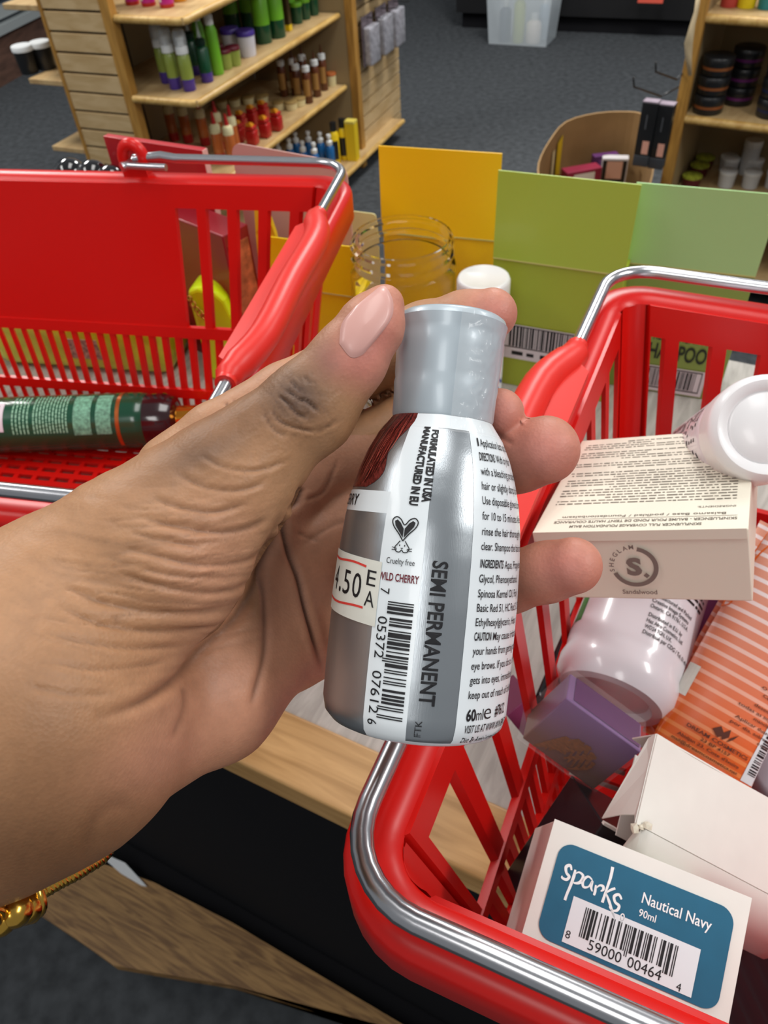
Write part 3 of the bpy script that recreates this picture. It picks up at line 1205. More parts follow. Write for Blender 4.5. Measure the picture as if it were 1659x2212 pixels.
# (points, half width in view pixels, depth mm, darkness, depth range)
CREASES = [
    ([(612, 1085), (613, 1140), (622, 1190), (645, 1250), (660, 1310), (680, 1380), (697, 1450)], 7, 1.0, 0.75, (.15, .23)),
    ([(652, 1050), (640, 1085), (612, 1100)], 8, .8, 0.6, (.15, .23)),
    ([(614, 1095), (592, 1160), (566, 1215), (548, 1270), (505, 1340), (440, 1400), (385, 1465), (300, 1520), (215, 1550)], 12, 1.0, 0.42, (.12, .23)),
    ([(556, 1200), (570, 1300), (572, 1400), (558, 1470), (540, 1530)], 8, .5, 0.40, (.15, .23)),
    ([(392, 1480), (400, 1530), (372, 1600)], 9, .4, 0.22, (.12, .23)),
    ([(180, 1860), (200, 1780), (240, 1740), (290, 1740)], 18, .2, 0.12, (.1, .2)),
    ([(800, 1130), (730, 1130), (650, 1180)], 6, .2, 0.2, (.17, .23)),
    ([(730, 985), (700, 1060), (655, 1080)], 5, .2, 0.3, (.17, .23)),
    ([(690, 1170), (640, 1150)], 5, .2, .25, (.17, .23)),
    # thumb knuckle
    ([(598, 852), (622, 872), (640, 892), (665, 905)], 4, .5, 0.55, (.1, .165)),
    ([(612, 836), (640, 858), (668, 872), (690, 890)], 4, .5, 0.55, (.1, .165)),
    ([(585, 872), (600, 905), (640, 925), (690, 930), (735, 905)], 4, .4, 0.45, (.1, .165)),
    ([(625, 820), (640, 838), (652, 850)], 4, .4, 0.5, (.1, .165)),
    ([(570, 890), (590, 925), (620, 942)], 4, .3, 0.4, (.1, .165)),
    ([(640, 870), (660, 862), (680, 880)], 3, .3, 0.4, (.1, .165)),
    ([(655, 812), (672, 828)], 3, .3, 0.35, (.1, .165)),
    # index finger side joints
    ([(488, 868), (500, 900)], 5, .4, 0.4, (.165, .2)),
    ([(505, 862), (515, 895)], 5, .4, 0.35, (.165, .2)),
    ([(590, 812), (608, 838)], 5, .3, 0.3, (.165, .2)),
    ([(640, 775), (655, 800)], 5, .3, 0.25, (.165, .2)),
    # fingertip side creases
    ([(1062, 930), (1085, 945), (1110, 958)], 6, .3, .25, (.16, .2)),
    # thenar folds
    ([(300, 1115), (380, 1135), (470, 1150), (540, 1140), (580, 1115)], 8, .55, 0.36, (.1, .17)),
    ([(250, 1180), (340, 1200), (430, 1220), (520, 1215), (575, 1190)], 7, .5, 0.30, (.1, .17)),
    ([(240, 1230), (330, 1262), (430, 1280), (500, 1275), (550, 1250)], 7, .5, 0.28, (.1, .17)),
    ([(130, 1260), (220, 1300), (320, 1320), (430, 1325), (520, 1310)], 8, .5, 0.28, (.1, .17)),
    ([(120, 1305), (210, 1345), (310, 1362), (410, 1362), (480, 1350)], 7, .45, 0.25, (.1, .17)),
    ([(100, 1370), (200, 1390), (300, 1400), (400, 1395)], 6, .4, 0.22, (.1, .17)),
    ([(110, 1430), (200, 1445), (290, 1440), (360, 1430)], 6, .35, 0.2, (.1, .17)),
    ([(330, 1075), (400, 1098), (470, 1105), (540, 1085)], 6, .4, 0.3, (.1, .17)),
    ([(380, 1020), (440, 1050), (510, 1060), (580, 1040)], 6, .35, 0.26, (.1, .17)),
    ([(430, 980), (490, 1010), (560, 1015), (630, 990)], 5, .3, 0.24, (.1, .17)),
    ([(280, 1150), (350, 1165), (440, 1185)], 5, .35, 0.25, (.1, .17)),
    ([(300, 1228), (390, 1245), (480, 1245)], 5, .35, 0.22, (.1, .17)),
    ([(60, 1480), (150, 1500), (240, 1500)], 8, .22, 0.1, (.1, .17)),
]
disp = np.zeros(len(HV))
dark = np.zeros(len(HV))
P2 = HP[:, :2]
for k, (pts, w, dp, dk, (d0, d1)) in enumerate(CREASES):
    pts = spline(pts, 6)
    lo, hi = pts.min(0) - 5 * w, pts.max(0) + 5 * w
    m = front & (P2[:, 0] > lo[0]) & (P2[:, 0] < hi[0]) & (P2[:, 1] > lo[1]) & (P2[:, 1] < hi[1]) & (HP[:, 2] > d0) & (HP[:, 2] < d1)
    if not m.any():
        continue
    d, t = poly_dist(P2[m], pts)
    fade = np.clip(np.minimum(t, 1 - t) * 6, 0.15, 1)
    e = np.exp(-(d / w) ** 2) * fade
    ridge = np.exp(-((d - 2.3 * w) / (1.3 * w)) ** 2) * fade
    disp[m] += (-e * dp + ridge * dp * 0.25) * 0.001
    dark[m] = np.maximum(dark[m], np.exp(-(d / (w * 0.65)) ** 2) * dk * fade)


def vnoise(x, y, seed):
    r = np.random.default_rng(seed)
    T = r.random((256, 256))
    xi, yi = np.floor(x).astype(int), np.floor(y).astype(int)
    fx, fy = x - xi, y - yi
    fx, fy = fx * fx * (3 - 2 * fx), fy * fy * (3 - 2 * fy)
    g_ = lambda a, b: T[a % 256, b % 256]
    return (g_(xi, yi) * (1 - fx) + g_(xi + 1, yi) * fx) * (1 - fy) + (g_(xi, yi + 1) * (1 - fx) + g_(xi + 1, yi + 1) * fx) * fy


def blob(cx, cy, rx, ry, ang=0.0):
    a = math.radians(ang)
    dx, dy = P2[:, 0] - cx, P2[:, 1] - cy
    u_ = (dx * math.cos(a) + dy * math.sin(a)) / rx
    v_ = (-dx * math.sin(a) + dy * math.cos(a)) / ry
    return np.exp(-(u_ * u_ + v_ * v_))


near = (HP[:, 2] < .17)
# fine folds that run round the thenar, denser towards the wrist
bend = P2[:, 1] + 0.00055 * (P2[:, 0] - 330) ** 2 + 25 * (vnoise(P2[:, 0] / 120, P2[:, 1] / 90, 5) - .5)
folds = np.abs(vnoise(P2[:, 0] / 170, bend / 15, 11) - 0.5) * 2
folds2 = np.abs(vnoise(P2[:, 0] / 90, bend / 8, 12) - 0.5) * 2
zone = np.clip(blob(330, 1260, 260, 190, -5) * 1.3, 0, 1) * near * front
disp += -(1 - folds) ** 4 * zone * 0.00030 - (1 - folds2) ** 3 * zone * 0.00012
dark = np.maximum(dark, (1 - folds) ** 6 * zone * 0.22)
zone2 = np.clip(blob(520, 980, 260, 110, -35) * 1.2, 0, 1) * near * front
along = (P2[:, 0] * math.cos(math.radians(-38)) + P2[:, 1] * math.sin(math.radians(-38)))
across = (-P2[:, 0] * math.sin(math.radians(-38)) + P2[:, 1] * math.cos(math.radians(-38)))
f3 = np.abs(vnoise(along / 55 + across / 60, across / 9, 21) - 0.5) * 2
disp += -(1 - f3) ** 4 * zone2 * 0.00012
zk = np.clip(blob(640, 870, 75, 60, 35) * 1.2, 0, 1) * near * front
f4 = np.abs(vnoise(along / 9, across / 26, 31) - .5) * 2
disp += -(1 - f4) ** 3 * zk * 0.00018
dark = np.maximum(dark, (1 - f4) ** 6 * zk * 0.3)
HV = HV + HN * disp[:, None]

# pigment and some wrist shade: darker back of the hand and thumb knuckle, rosy palm and fingertips
c_tan = np.array(lin('#ab7e59')[:3])
c_back = np.array(lin('#80593a')[:3])
c_palm = np.array(lin('#c48d70')[:3])
c_rosy = np.array(lin('#cb8273')[:3])
c_knk = np.array(lin('#6a4f3d')[:3])
col = np.tile(c_tan, (len(HV), 1))


def mixc(w, c):
    global col
    w = np.clip(w, 0, 1)[:, None]
    col = col * (1 - w) + c * w


along_t = (P2[:, 0] - 690) * 0.47 - (P2[:, 1] - 860) * 0.88
far = (HP[:, 2] > .1655) | (P2[:, 0] > 990)
mixc(np.where(FACE < -0.1, 0.9, 0), c_back)
mixc(np.where(far & (P2[:, 0] > 560) & (P2[:, 1] > 940), 0.9, 0.0) * np.clip(FACE * 3 + .4, 0, 1), c_palm * 0.92)
mixc(blob(520, 1500, 190, 150, -40) * 1.1 * front, c_palm)
mixc(blob(330, 1640, 200, 90, -25) * 0.9 * front, c_palm)
mixc(blob(480, 1230, 130, 150, 0) * 0.6 * front * near, c_palm)
mixc(blob(60, 1560, 110, 190, 0) * 0.45 * front, c_back)
mixc(blob(60, 1850, 270, 170, 0) * 1.0, c_back * 0.92)  # lower wrist: browner skin, plus some shade painted into the colour
mixc(blob(150, 1650, 130, 120, 0) * .4 * front, c_back)
mixc(blob(480, 930, 230, 62, -33) * 1.15 * near, c_back * 1.02)
mixc(blob(645, 855, 70, 62, 30) * 1.1 * near, c_knk)
mixc(blob(715, 775, 44, 44, 30) * 1.0 * near, c_knk)
mixc(blob(430, 985, 80, 26, -20) * .6 * near, c_knk)
mixc(blob(800, 740, 85, 170, 28) * 1.05 * near * np.clip((along_t - 20) / 70, 0, 1), c_rosy)
mixc(blob(640, 800, 230, 46, -30) * .8 * far, c_palm)
for (cx_, cy_, rx_, ry_) in ((1070, 680, 90, 75), (1080, 890, 80, 80), (1180, 970, 110, 95), (1225, 1225, 110, 80)):
    mixc(blob(cx_, cy_, rx_, ry_) * far, c_rosy)
speck = vnoise(P2[:, 0] / 5, P2[:, 1] / 5, 77) * .5 + vnoise(P2[:, 0] / 22, P2[:, 1] / 22, 78) * .5
col *= (0.90 + 0.2 * speck)[:, None]
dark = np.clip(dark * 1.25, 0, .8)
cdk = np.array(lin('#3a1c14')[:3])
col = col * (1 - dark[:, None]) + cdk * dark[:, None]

m_skin = bpy.data.materials.new('skin')
m_skin.use_nodes = True
nt = m_skin.node_tree
b = nt.nodes['Principled BSDF']
b.inputs['Roughness'].default_value = 0.50
b.inputs['Specular IOR Level'].default_value = 0.45
b.inputs['Subsurface Weight'].default_value = 0.12
b.inputs['Subsurface Radius'].default_value = (1.0, 0.35, 0.2)
b.inputs['Subsurface Scale'].default_value = 0.002
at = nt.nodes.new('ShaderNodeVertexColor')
at.layer_name = 'pigment_shade'
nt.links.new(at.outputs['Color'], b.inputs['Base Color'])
tc = nt.nodes.new('ShaderNodeTexCoord')
vo = nt.nodes.new('ShaderNodeTexVoronoi')
vo.inputs['Scale'].default_value = 1500
bp_ = nt.nodes.new('ShaderNodeBump')
bp_.inputs['Strength'].default_value = 0.22
bp_.inputs['Distance'].default_value = 0.0002
nt.links.new(tc.outputs['Object'], vo.inputs['Vector'])
nt.links.new(vo.outputs['Distance'], bp_.inputs['Height'])
nt.links.new(bp_.outputs[0], b.inputs['Normal'])

HO = atd(330, 1205, .150)
me = bpy.data.meshes.new('person')
me.vertices.add(len(HV))
me.vertices.foreach_set('co', (HV - HO).ravel())
me.loops.add(HQ.size)
me.loops.foreach_set('vertex_index', HQ.ravel())
me.polygons.add(len(HQ))
me.polygons.foreach_set('loop_start', np.arange(0, HQ.size, 4))
me.polygons.foreach_set('use_smooth', np.ones(len(HQ), bool))
me.update(calc_edges=True)
ca = me.color_attributes.new('pigment_shade', 'FLOAT_COLOR', 'POINT')
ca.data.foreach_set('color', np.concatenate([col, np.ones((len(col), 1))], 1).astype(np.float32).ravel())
me.materials.append(m_skin)
person = bpy.data.objects.new('person', me)
person.location = HO
COL.objects.link(person)
tag(person, "brown-skinned left hand and wrist of a person gripping the small silver bottle", 'person')

# thumbnail: a thin curved plate lying on the thumb
m_nail = mat('fingernail', '#d3a097', 0.38, coat=0.1, spec=0.5)


def skin_hit(px, py, d0=0.12, d1=0.21):
    """where a line from the front first meets the skin"""
    r = ray(px, py)
    dd = np.linspace(d0, d1, 400)
    f = hand_sdf(EYE + r * dd[:, None])
    i = np.argmax(f < 0)
    if f[i] >= 0:
        return None
    a, b_ = dd[max(i - 1, 0)], dd[i]
    for _ in range(20):
        m = (a + b_) / 2
        if hand_sdf((EYE + r * m)[None])[0] < 0:
            b_ = m
        else:
            a = m
    return EYE + r * a


nail = spline([(733, 742), (738, 700), (762, 668), (800, 635), (828, 617), (846, 640), (850, 668), (843, 692), (820, 725), (797, 752), (780, 768), (757, 771), (733, 742)], 5)
ctr = np.array([790, 700.])
rings = [0.0, 0.3, 0.55, 0.75, 0.88, 0.95, 1.0]
hits, kfs, pq = [], [], []
for kf in rings:
    for q in nail[:-1]:
        p = ctr + (q - ctr) * kf
        h_ = skin_hit(*p)
        hits.append(proj(h_)[2] if h_ is not None else np.nan)
        kfs.append(kf)
        pq.append(p)
hits, kfs, pq = np.array(hits), np.array(kfs), np.array(pq)
uu_ = (pq - ctr) / 80.0
A_q = np.stack([np.ones(len(uu_)), uu_[:, 0], uu_[:, 1], uu_[:, 0] ** 2, uu_[:, 0] * uu_[:, 1], uu_[:, 1] ** 2], 1)
ok = ~np.isnan(hits)
cf = np.linalg.lstsq(A_q[ok], hits[ok], rcond=None)[0]
fitd = A_q @ cf
push = np.max((fitd - hits)[ok & (kfs < .9)]) + 0.00015
plate = fitd - push
edge = np.where(ok, hits, fitd) - 0.00008
wt_ = np.clip((kfs - .9) / .1, 0, 1)
dep = np.minimum(plate * (1 - wt_) + edge * wt_, np.where(ok, hits - 0.00005, 1))
vs = np.array([atd(p[0], p[1], d) for p, d in zip(pq, dep)])
mb = MB()
nn_ = len(nail) - 1
mb.add(vs, [(j * nn_ + i, j * nn_ + (i + 1) % nn_, (j + 1) * nn_ + (i + 1) % nn_, (j + 1) * nn_ + i) for j in range(len(rings) - 1) for i in range(nn_)])
o = mb.build('thumbnail', m_nail, person, True, off=HO)
# ------------------------------------------------------------------ things on the table behind the baskets
def carton(name, label, cat, tl, tr, ztop, depth, color, fold=None, zb=ZT, corner=0.0, lean=0.0, rough=0.42, body=True, side=None, group=None, flapcol=None):
    """upright card carton: folded hanging flap above a thin box body, set on the table"""
    a, b_ = atz(tl[0], tl[1], ztop), atz(tr[0], tr[1], ztop)
    w = np.linalg.norm((b_ - a)[:2])
    x = (b_ - a) / w
    x[2] = 0
    O = np.array([a[0], a[1], zb])
    h = ztop - zb
    M = frame(O, x, np.array([-x[1], x[0], 0]))
    t = thing(name, label, cat, M, group)
    m = mat(name + color, color, rough, coat=0.15)
    zf = h * (1 - fold) if fold else h
    if body:
        mb = MB()
        mb.box(0, w, 0.0, depth, 0, zf, 0.0006)
        mb.build('box_body', m, t)
    mb = MB()
    th = 0.0012
    if corner:
        pl = []
        for cx, a0 in ((w - corner, 0), (corner, 90)):
            for k in range(7):
                an = math.radians(a0 + 15 * k)
                pl.append((cx + corner * math.cos(an), h - corner + corner * math.sin(an)))
        pl = [(0, 0.0 if not body else zf), (w, 0.0 if not body else zf)] + pl
        mb.prism(pl, lambda p, q, r: (p, -0.0006 + r, q), th)
        mb.build('header_card', m, t)
    elif fold:
        mb.hexa([(0, -th, zf), (w, -th, zf), (w, 0.0002, zf), (0, 0.0002, zf), (0, lean - th, h), (w, lean - th, h), (w, lean, h), (0, lean, h)])
        mb.build('header_flap', mat(name + (flapcol or color) + 'f', flapcol or color, rough, coat=0.15), t)
        if body:
            mb = MB()
            mb.box(0.0, w, -th - 0.0002, 0.0003, zf - 0.0006, zf + 0.0004)
            mb.build('fold_line', mat(name + 'fold', '#c9c47a', 0.5), t)
    return t, M, w, h


fr = lambda y=-0.0004: (lambda p, q: (p, y, q))
yc_, _, w, h = carton('yellow_carton', 'tall golden yellow carton standing behind the clear jar', 'carton', (815, 318), (1083, 335), 1.118, 0.03, '#fac40c', 0.37, lean=0.004)
gc, _, w, h = carton('green_carton', 'olive green carton with a white bar code strip, between yellow carton and right basket', 'carton', (1075, 370), (1385, 402), 1.119, 0.03, '#a3b436', 0.36, lean=0.003, flapcol='#aac246')
mb = MB()
put_rect(mb, fr(-0.0009), w * .06, w * .80, h * .155, h * .335)
st = mb.build('barcode_strip', mat('strip_white', '#dcd8dc', 0.5), gc)
mb = MB()
f_ = fr(-0.0011)
for (a, b_, c, d) in ((.12, .74, .325, .33), (.12, .74, .215, .22), (.12, .127, .215, .33), (.733, .74, .215, .33)):
    put_rect(mb, f_, w * a, w * b_, h * c, h * d)
rb = np.random.default_rng(4)
x = .17
while x < .70:
    k = rb.choice([.006, .012, .018])
    put_rect(mb, f_, w * x, w * (x + k), h * .222, h * .325)
    x += k + rb.choice([.006, .011])
put_microtext(mb, f_, w * .2, w * .7, h * .175, h * .022, rb, 0.5)
mb.build('bar_code', m_ink, st)
lg, _, w, h = carton('pale_green_carton', 'pale green topped shampoo carton seen through the right basket slots', 'carton', (1378, 386), (1690, 412), 1.113, 0.035, '#879f4a', 0.355, lean=-0.006,
                     flapcol='#aedb92')
mb = MB()
f_ = fr(-0.0008)
m_dk = mat('carton_print', '#20281a', 0.5)
put_text(mb, 'ROSEMARY MINT', f_, w * .30, h * .362, h * .054, w * .54, 0.01)
put_text(mb, 'STRENGTHENING', f_, w * .29, h * .290, h * .050, w * .52, 0.0)
put_text(mb, 'SHAMPOO', f_, w * .29, h * .192, h * .078, w * .53, 0.02)
mb.build('printing', m_dk, lg)
mb = MB()
put_rect(mb, fr(-0.0009), w * .20, w * .86, h * .012, h * .152)
st = mb.build('barcode_strip', mat('strip_white', '#dcd8dc', 0.5), lg)
mb = MB()
f_ = fr(-0.0011)
for (a, b_, c, d) in ((.24, .83, .140, .146), (.24, .83, .030, .036), (.24, .247, .030, .146), (.823, .83, .030, .146), (.775, .78, .030, .146)):
    put_rect(mb, f_, w * a, w * b_, h * c, h * d)
x = .27
while x < .76:
    k = rb.choice([.006, .010, .016])
    put_rect(mb, f_, w * x, w * (x + k), h * .04, h * .137)
    x += k + rb.choice([.006, .010])
mb.build('bar_code', m_ink, st)
rc, _, w, h = carton('red_carton', 'deep red carton standing behind the left basket rim', 'carton', (222, 294), (435, 325), 1.118, 0.007, '#b3131f', 0.0, zb=ZT)
mb = MB()
mb.box(w, w + 0.0008, 0.0005, 0.0068, 0.001, h - 0.0005)
mb.build('pink_side', mat('pink_side', '#e6b3a8', 0.5), rc)
# dark red box below it, seen through the slots
t = thing('maroon_box', 'dark maroon box with worn edge behind the left basket slots', 'box', frame(np.array([-0.178, 0.668, ZT]), lbx * .87 - lby * .5, lby))
mb = MB()
mb.box(0, 0.089, 0.0, 0.028, 0, 0.142, 0.0012)
mb.build('box_body', mat('maroon_card', '#8c1220', 0.4, coat=.2), t)
mb = MB()
mb.box(0.0892, 0.0898, 0.003, 0.025, 0.003, 0.132)
mb.build('side_panel', mat('maroon_side', '#b8653f', 0.5, noise=0.5, nscale=120), t)
carton('pink_card', 'dusty pink card with rounded corners sticking up behind chrome basket wire', 'card', (497, 306), (748, 352), 1.116, 0.02, '#cfa49b', 0.0, corner=0.012, body=False)
carton('lemon_carton', 'bright lemon yellow carton in front of the pink card', 'carton', (575, 512), (762, 535), 1.072, 0.02, '#f2d000', 0.30, lean=0.002)
carton('cream_card', 'cream edged pale yellow card behind the rim of the clear jar', 'card', (757, 455), (812, 462), 1.062, 0.02, '#d9cf8f', 0.0, body=False, corner=0.003)
# crumpled yellow sleeve, left of the lemon carton
t = thing('yellow_sleeve', 'creased yellow paper sleeve beside the maroon box', 'paper sleeve', frame(np.array([-0.0895, 0.6215, ZT]), lbx, lby))
mb = MB()
zs = [0, 0.03, 0.05, 0.082, 0.105, 0.135, 0.155]
offs = [0, .002, -.001, .003, -.002, .001, .004]
xw = [0.022, .022, .021, .022, .019, .018, .015]
vs = []
for z_, o_, x_ in zip(zs, offs, xw):
    vs += [(0 + o_ * .5, o_, z_), (x_, -o_ * .6, z_), (x_, 0.006 - o_ * .6, z_), (o_ * .5, .006 + o_, z_)]
fs = [(4 * j + i, 4 * j + (i + 1) % 4, 4 * j + 4 + (i + 1) % 4, 4 * j + 4 + i) for j in range(6) for i in range(4)] + [(3, 2, 1, 0), (24, 25, 26, 27)]
mb.add(vs, fs)
mb.build('sleeve_paper', mat('sleeve_yellow', '#e8c21a', 0.5), t)
# neon purse and neon pouch
m_neon = mat('neon_yellow', '#dcff14', 0.35, coat=0.2)
m_gold = mat('gold_metal', '#caa04a', 0.22, metal=1.0)
m_neon2 = mat('neon_yellow_film', '#c6cc24', 0.25, coat=0.5, noise=0.25, nscale=40)
t = thing('neon_purse', 'neon yellow mini purse with gold chain behind the left basket', 'purse', frame(np.array([-0.156, 0.612, ZT]), lbx, lby))
mb = MB()
prof = [(0.0, 0.0), (0.040, 0.0), (0.043, 0.012), (0.041, 0.06), (0.034, 0.086), (0.026, 0.094), (0.010, 0.097), (0.0, 0.093)]
mb.prism(prof, lambda p, q, r: (p, r, q), 0.03)
bo = mb.build('purse_body', m_neon, t)
bv = bo.modifiers.new('soft', 'BEVEL')
bv.width, bv.segments = 0.004, 3
mb = MB()
mb.box(0.014, 0.032, -0.001, 0.0002, 0.004, 0.028)
mb.build('paper_tag', mat('paper_tag', '#d9cfc8', 0.6), t)
mb = MB()
for k in range(9):
    c = np.array([0.003 + 0.0021 * k, -0.003, 0.088 - 0.010 * math.sin(k / 8 * math.pi) - 0.0016 * k])
    ring = [c + np.array([0.0022 * math.cos(a), 0.0011 * math.sin(a) * (k % 2), 0.0022 * math.sin(a)]) for a in np.linspace(0, 2 * math.pi, 14, endpoint=False)]
    mb.tube(ring, 0.0008, 6, closed=True)
mb.build('gold_chain', m_gold, t, True)
t = thing('neon_pouch', 'translucent neon yellow pouch lying flat behind the left basket slots', 'pouch', frame(np.array([-0.372, 0.664, ZT]), lbx, lby))
mb = MB()
mb.box(0, 0.185, 0.0, 0.06, 0.0, 0.056, 0.012)
mb.build('pouch_film', m_neon2, t, True)
mb = MB()
mb.box(0.082, 0.118, -0.0009, 0.0002, 0.017, 0.038)
mb.build('printed_label', mat('pouch_label', '#a98d7c', 0.6, noise=.6, nscale=300), t)
t = thing('neon_carton', 'yellow-green carton glimpsed at the left end of the left basket', 'carton', frame(np.array([-0.455, 0.690, ZT]), lbx, lby))
mb = MB()
mb.box(0, 0.075, 0, 0.03, 0, 0.145, 0.001)
mb.build('box_body', mat('lime_card', '#bcc43a', 0.4, noise=.2, nscale=30), t)
# glossy black knobs of bottle tops
m_blk = mat('gloss_black', '#0b0b0d', 0.08, coat=1.0)
proto = None
for k, (px, py, lb) in enumerate([(150, 366, 'leftmost of the glossy black ball tops behind the left basket'), (200, 370, 'glossy black ball top between the two others'),
                                  (240, 381, 'glossy black ball top half hidden by the red carton')]):
    p = atz(px, py, 1.095)
    M = stand((p[0], p[1], ZT))
    if proto is None:
        proto = thing('ball_top_bottle', lb, 'bottle', M, 'black ball top bottles')
        mb = MB()
        mb.lathe([(0.013, 0), (0.014, 0.002), (0.014, 0.13), (0.008, 0.138), (0.008, 0.148)], 20)
        mb.build('bottle_body', m_blk, proto, True, 50)
        mb = MB()
        mb.lathe([(0.0145 * math.sin(a), 0.160 - 0.0145 * math.cos(a)) for a in np.linspace(0.1, math.pi, 18)], 24, cap=False)
        mb.build('ball_top', m_blk, proto, True)
    else:
        dup(proto, M, lb)
# open clear jar
m_clear = mat('clear_plastic', '#ffffff', 0.03, trans=1.0, ior=1.18, spec=0.6)
J = atd(868, 512, 0.593)
t = thing('open_jar', 'empty clear screw-top jar with no lid behind the held bottle', 'jar', stand((J[0], J[1], ZT + .0004)))
hj = J[2] - ZT
R = 0.0425
mb = MB()
out = [(0.0, 0.0), (R * .9, 0.0), (R, 0.004), (R, hj - 0.026), (R - .001, hj - 0.022), (R - .0035, hj - 0.0205), (R - .0035, hj - 0.016), (R - .0015, hj - 0.0145), (R - .0015, hj - 0.0125), (R - .0035, hj - .011),
       (R - .0035, hj - .0065), (R - .0018, hj - .0055), (R - .0018, hj - .004), (R - .0035, hj - .003), (R - .0037, hj)]
inn = [(R - .0055, hj), (R - .0055, hj - 0.02), (R - .002, hj - .028), (R - .002, 0.005), (0.0, 0.003)]
mb.lathe(out + inn, 72, cap=False)
mb.build('jar_body', m_clear, t, True, 45)
mb = MB()
da = math.atan2(-J[1], -J[0])
mb.grid(lambda u, v: ((R + .0003) * math.cos(da + u), (R + .0003) * math.sin(da + u), v), np.linspace(0.22, 0.95, 10), [hj - 0.064, hj - 0.046])
st = mb.build('jar_sticker', mat('sticker_white', '#cfc7b8', 0.6), t)
mb = MB()
for k, u in enumerate((0.35, 0.40, 0.45, .54, .60, .64, .70)):
    put_rect(mb, lambda a, b: ((R + .0005) * math.cos(da + a), (R + .0005) * math.sin(da + a), b), u, u + 0.022, hj - 0.059 + .0012 * (k % 2), hj - 0.050)
mb.build('smudged_print', mat('grey_print', '#6a665f', 0.6), st)
# white-capped bottle
Wc = atd(1045, 597, 0.583)
t = thing('white_cap_bottle', 'white bottle with broad white cap beside the clear jar, behind the fingertip', 'bottle', stand((Wc[0], Wc[1], ZT)))
hw = Wc[2] - ZT
m_wh = mat('white_plastic_gloss', '#e8e8e6', 0.28, coat=0.3)
mb = MB()
mb.lathe([(0.017, 0), (0.0185, 0.002), (0.0185, hw - .035), (0.0165, hw - .028), (0.0165, hw - .022)], 36)
mb.build('bottle_body', m_wh, t, True, 50)
mb = MB()
mb.lathe([(0.0202, hw - .022), (0.0206, hw - .021), (0.0206, hw - .003), (0.0195, hw - .0005), (0.018, hw), (0.017, hw - 0.0006), (0, hw - 0.0008)], 48, cap=False)
mb.build('cap', m_wh, t, True, 50)
mb = MB()
cl = lambda r: (lambda a, b: (r * math.cos(-1.6 + a), r * math.sin(-1.6 + a), b))
mb.grid(lambda u, v: cl(0.0187)(u, v), np.linspace(-1.2, 1.6, 18), [0.012, hw - .048])
lb_ = mb.build('wrap_label', mat('label_offwhite', '#dfe2e6', 0.4), t)
mb = MB()
for z0 in (0.018, 0.030, 0.041):
    put_stroke(mb, cl(0.0189), [(.35 + .5 * u, z0 + 0.006 * math.sin(u * 3)) for u in np.linspace(0, 1.8, 12)], 0.0016)
mb.build('blue_swash', mat('blue_ink', '#4b5a9c', 0.5), lb_)

# ------------------------------------------------------------------ left basket: one green bottle
ga, gb = atz(-60, 921, ZR - HB + 0.027), atz(335, 907, ZR - HB + 0.027)
gx = (gb - ga) / np.linalg.norm(gb - ga)
t = thing('green_bottle', 'dark green hair product bottle with gold neck lying in the left basket', 'bottle', frame(ga, gx, np.cross([0, 0, 1], gx)))
MG = Matrix.Rotation(math.pi / 2, 4, 'Y')
gl = np.linalg.norm(gb - ga)
rg = 0.0225
m_dgreen = mat('dark_green_plastic', '#0b4a30', 0.22, coat=0.5)
mb = MB()
mb.lathe([(0.019, -0.01), (rg, -0.006), (rg, gl - 0.012), (rg * .96, gl - .005), (rg * .8, gl)], 40, M=MG)
mb.build('bottle_body', m_dgreen, t, True, 40)
mb = MB()
mb.lathe([(rg * .93, gl - 0.006), (rg * .95, gl + .010), (rg * .80, gl + .018), (rg * .5, gl + .020)], 40, M=MG)
mb.build('shoulder', mat('dark_wine_plastic', '#2c0d12', 0.15, coat=0.8), t, True, 40)
mb = MB()
mb.lathe([(rg * .48, gl + .018), (rg * .48, gl + .034), (rg * .36, gl + .035), (rg * .36, gl + 0.046), (0, gl + .046)], 32, M=MG, cap=False)
mb.build('gold_neck', mat('amber_gold', '#d98a2b', 0.12, metal=0.9), t, True, 40)
gfn = lambda r: (lambda a, b: (a, r * math.sin(b), r * math.cos(b)))        # a along, b round (towards the viewer is negative y)
mb = MB()
mb.grid(lambda u, v: gfn(rg + .0002)(u, v), [gl - .024, gl - .021], np.linspace(-1.9, 1.9, 30))
mb.build('orange_band', mat('copper_band', '#b5602a', 0.3, metal=.6), t, True)
mb = MB()
put_rect(mb, gfn(rg + .0003), 0.024, 0.038, -1.15, -0.05, 1, 12)
st = mb.build('barcode_label', mat('label_lilac_white', '#ddd6de', 0.5), t)
mb = MB()
v = -1.0
while v < -0.2:
    k = rb.choice([.02, .035, .06])
    put_rect(mb, gfn(rg + .0005), 0.0275, 0.0345, v, v + k, 1, 2)
    v += k + rb.choice([.025, .05])
mb.build('bar_code', m_ink, st)
mb = MB()
for x0 in list(np.arange(0.045, 0.058, 0.003)) + list(np.arange(0.062, 0.090, 0.0026)):
    v = -1.25
    while v < 0.25:
        k = rb.uniform(.04, .2)
        put_rect(mb, gfn(rg + .0003), x0, x0 + 0.0012, v, min(v + k, .25), 1, 3)
        v += k + .03
mb.build('fine_print', mat('pale_green_print', '#8fc4a4', 0.5), t)
mb = MB()
for a_, b_ in ((0.094, 0.108), (0.112, 0.124)):
    put_rect(mb, gfn(rg + .0003), a_, b_, -1.35, 0.2, 1, 14)
mb.build('print_block', mat('print_block', '#6fa98c', 0.5, noise=.5, nscale=400), t)
# ------------------------------------------------------------------ the heap in the right basket
m_card = mat('white_card', '#e4e2db', 0.5, noise=0.03, nscale=60)
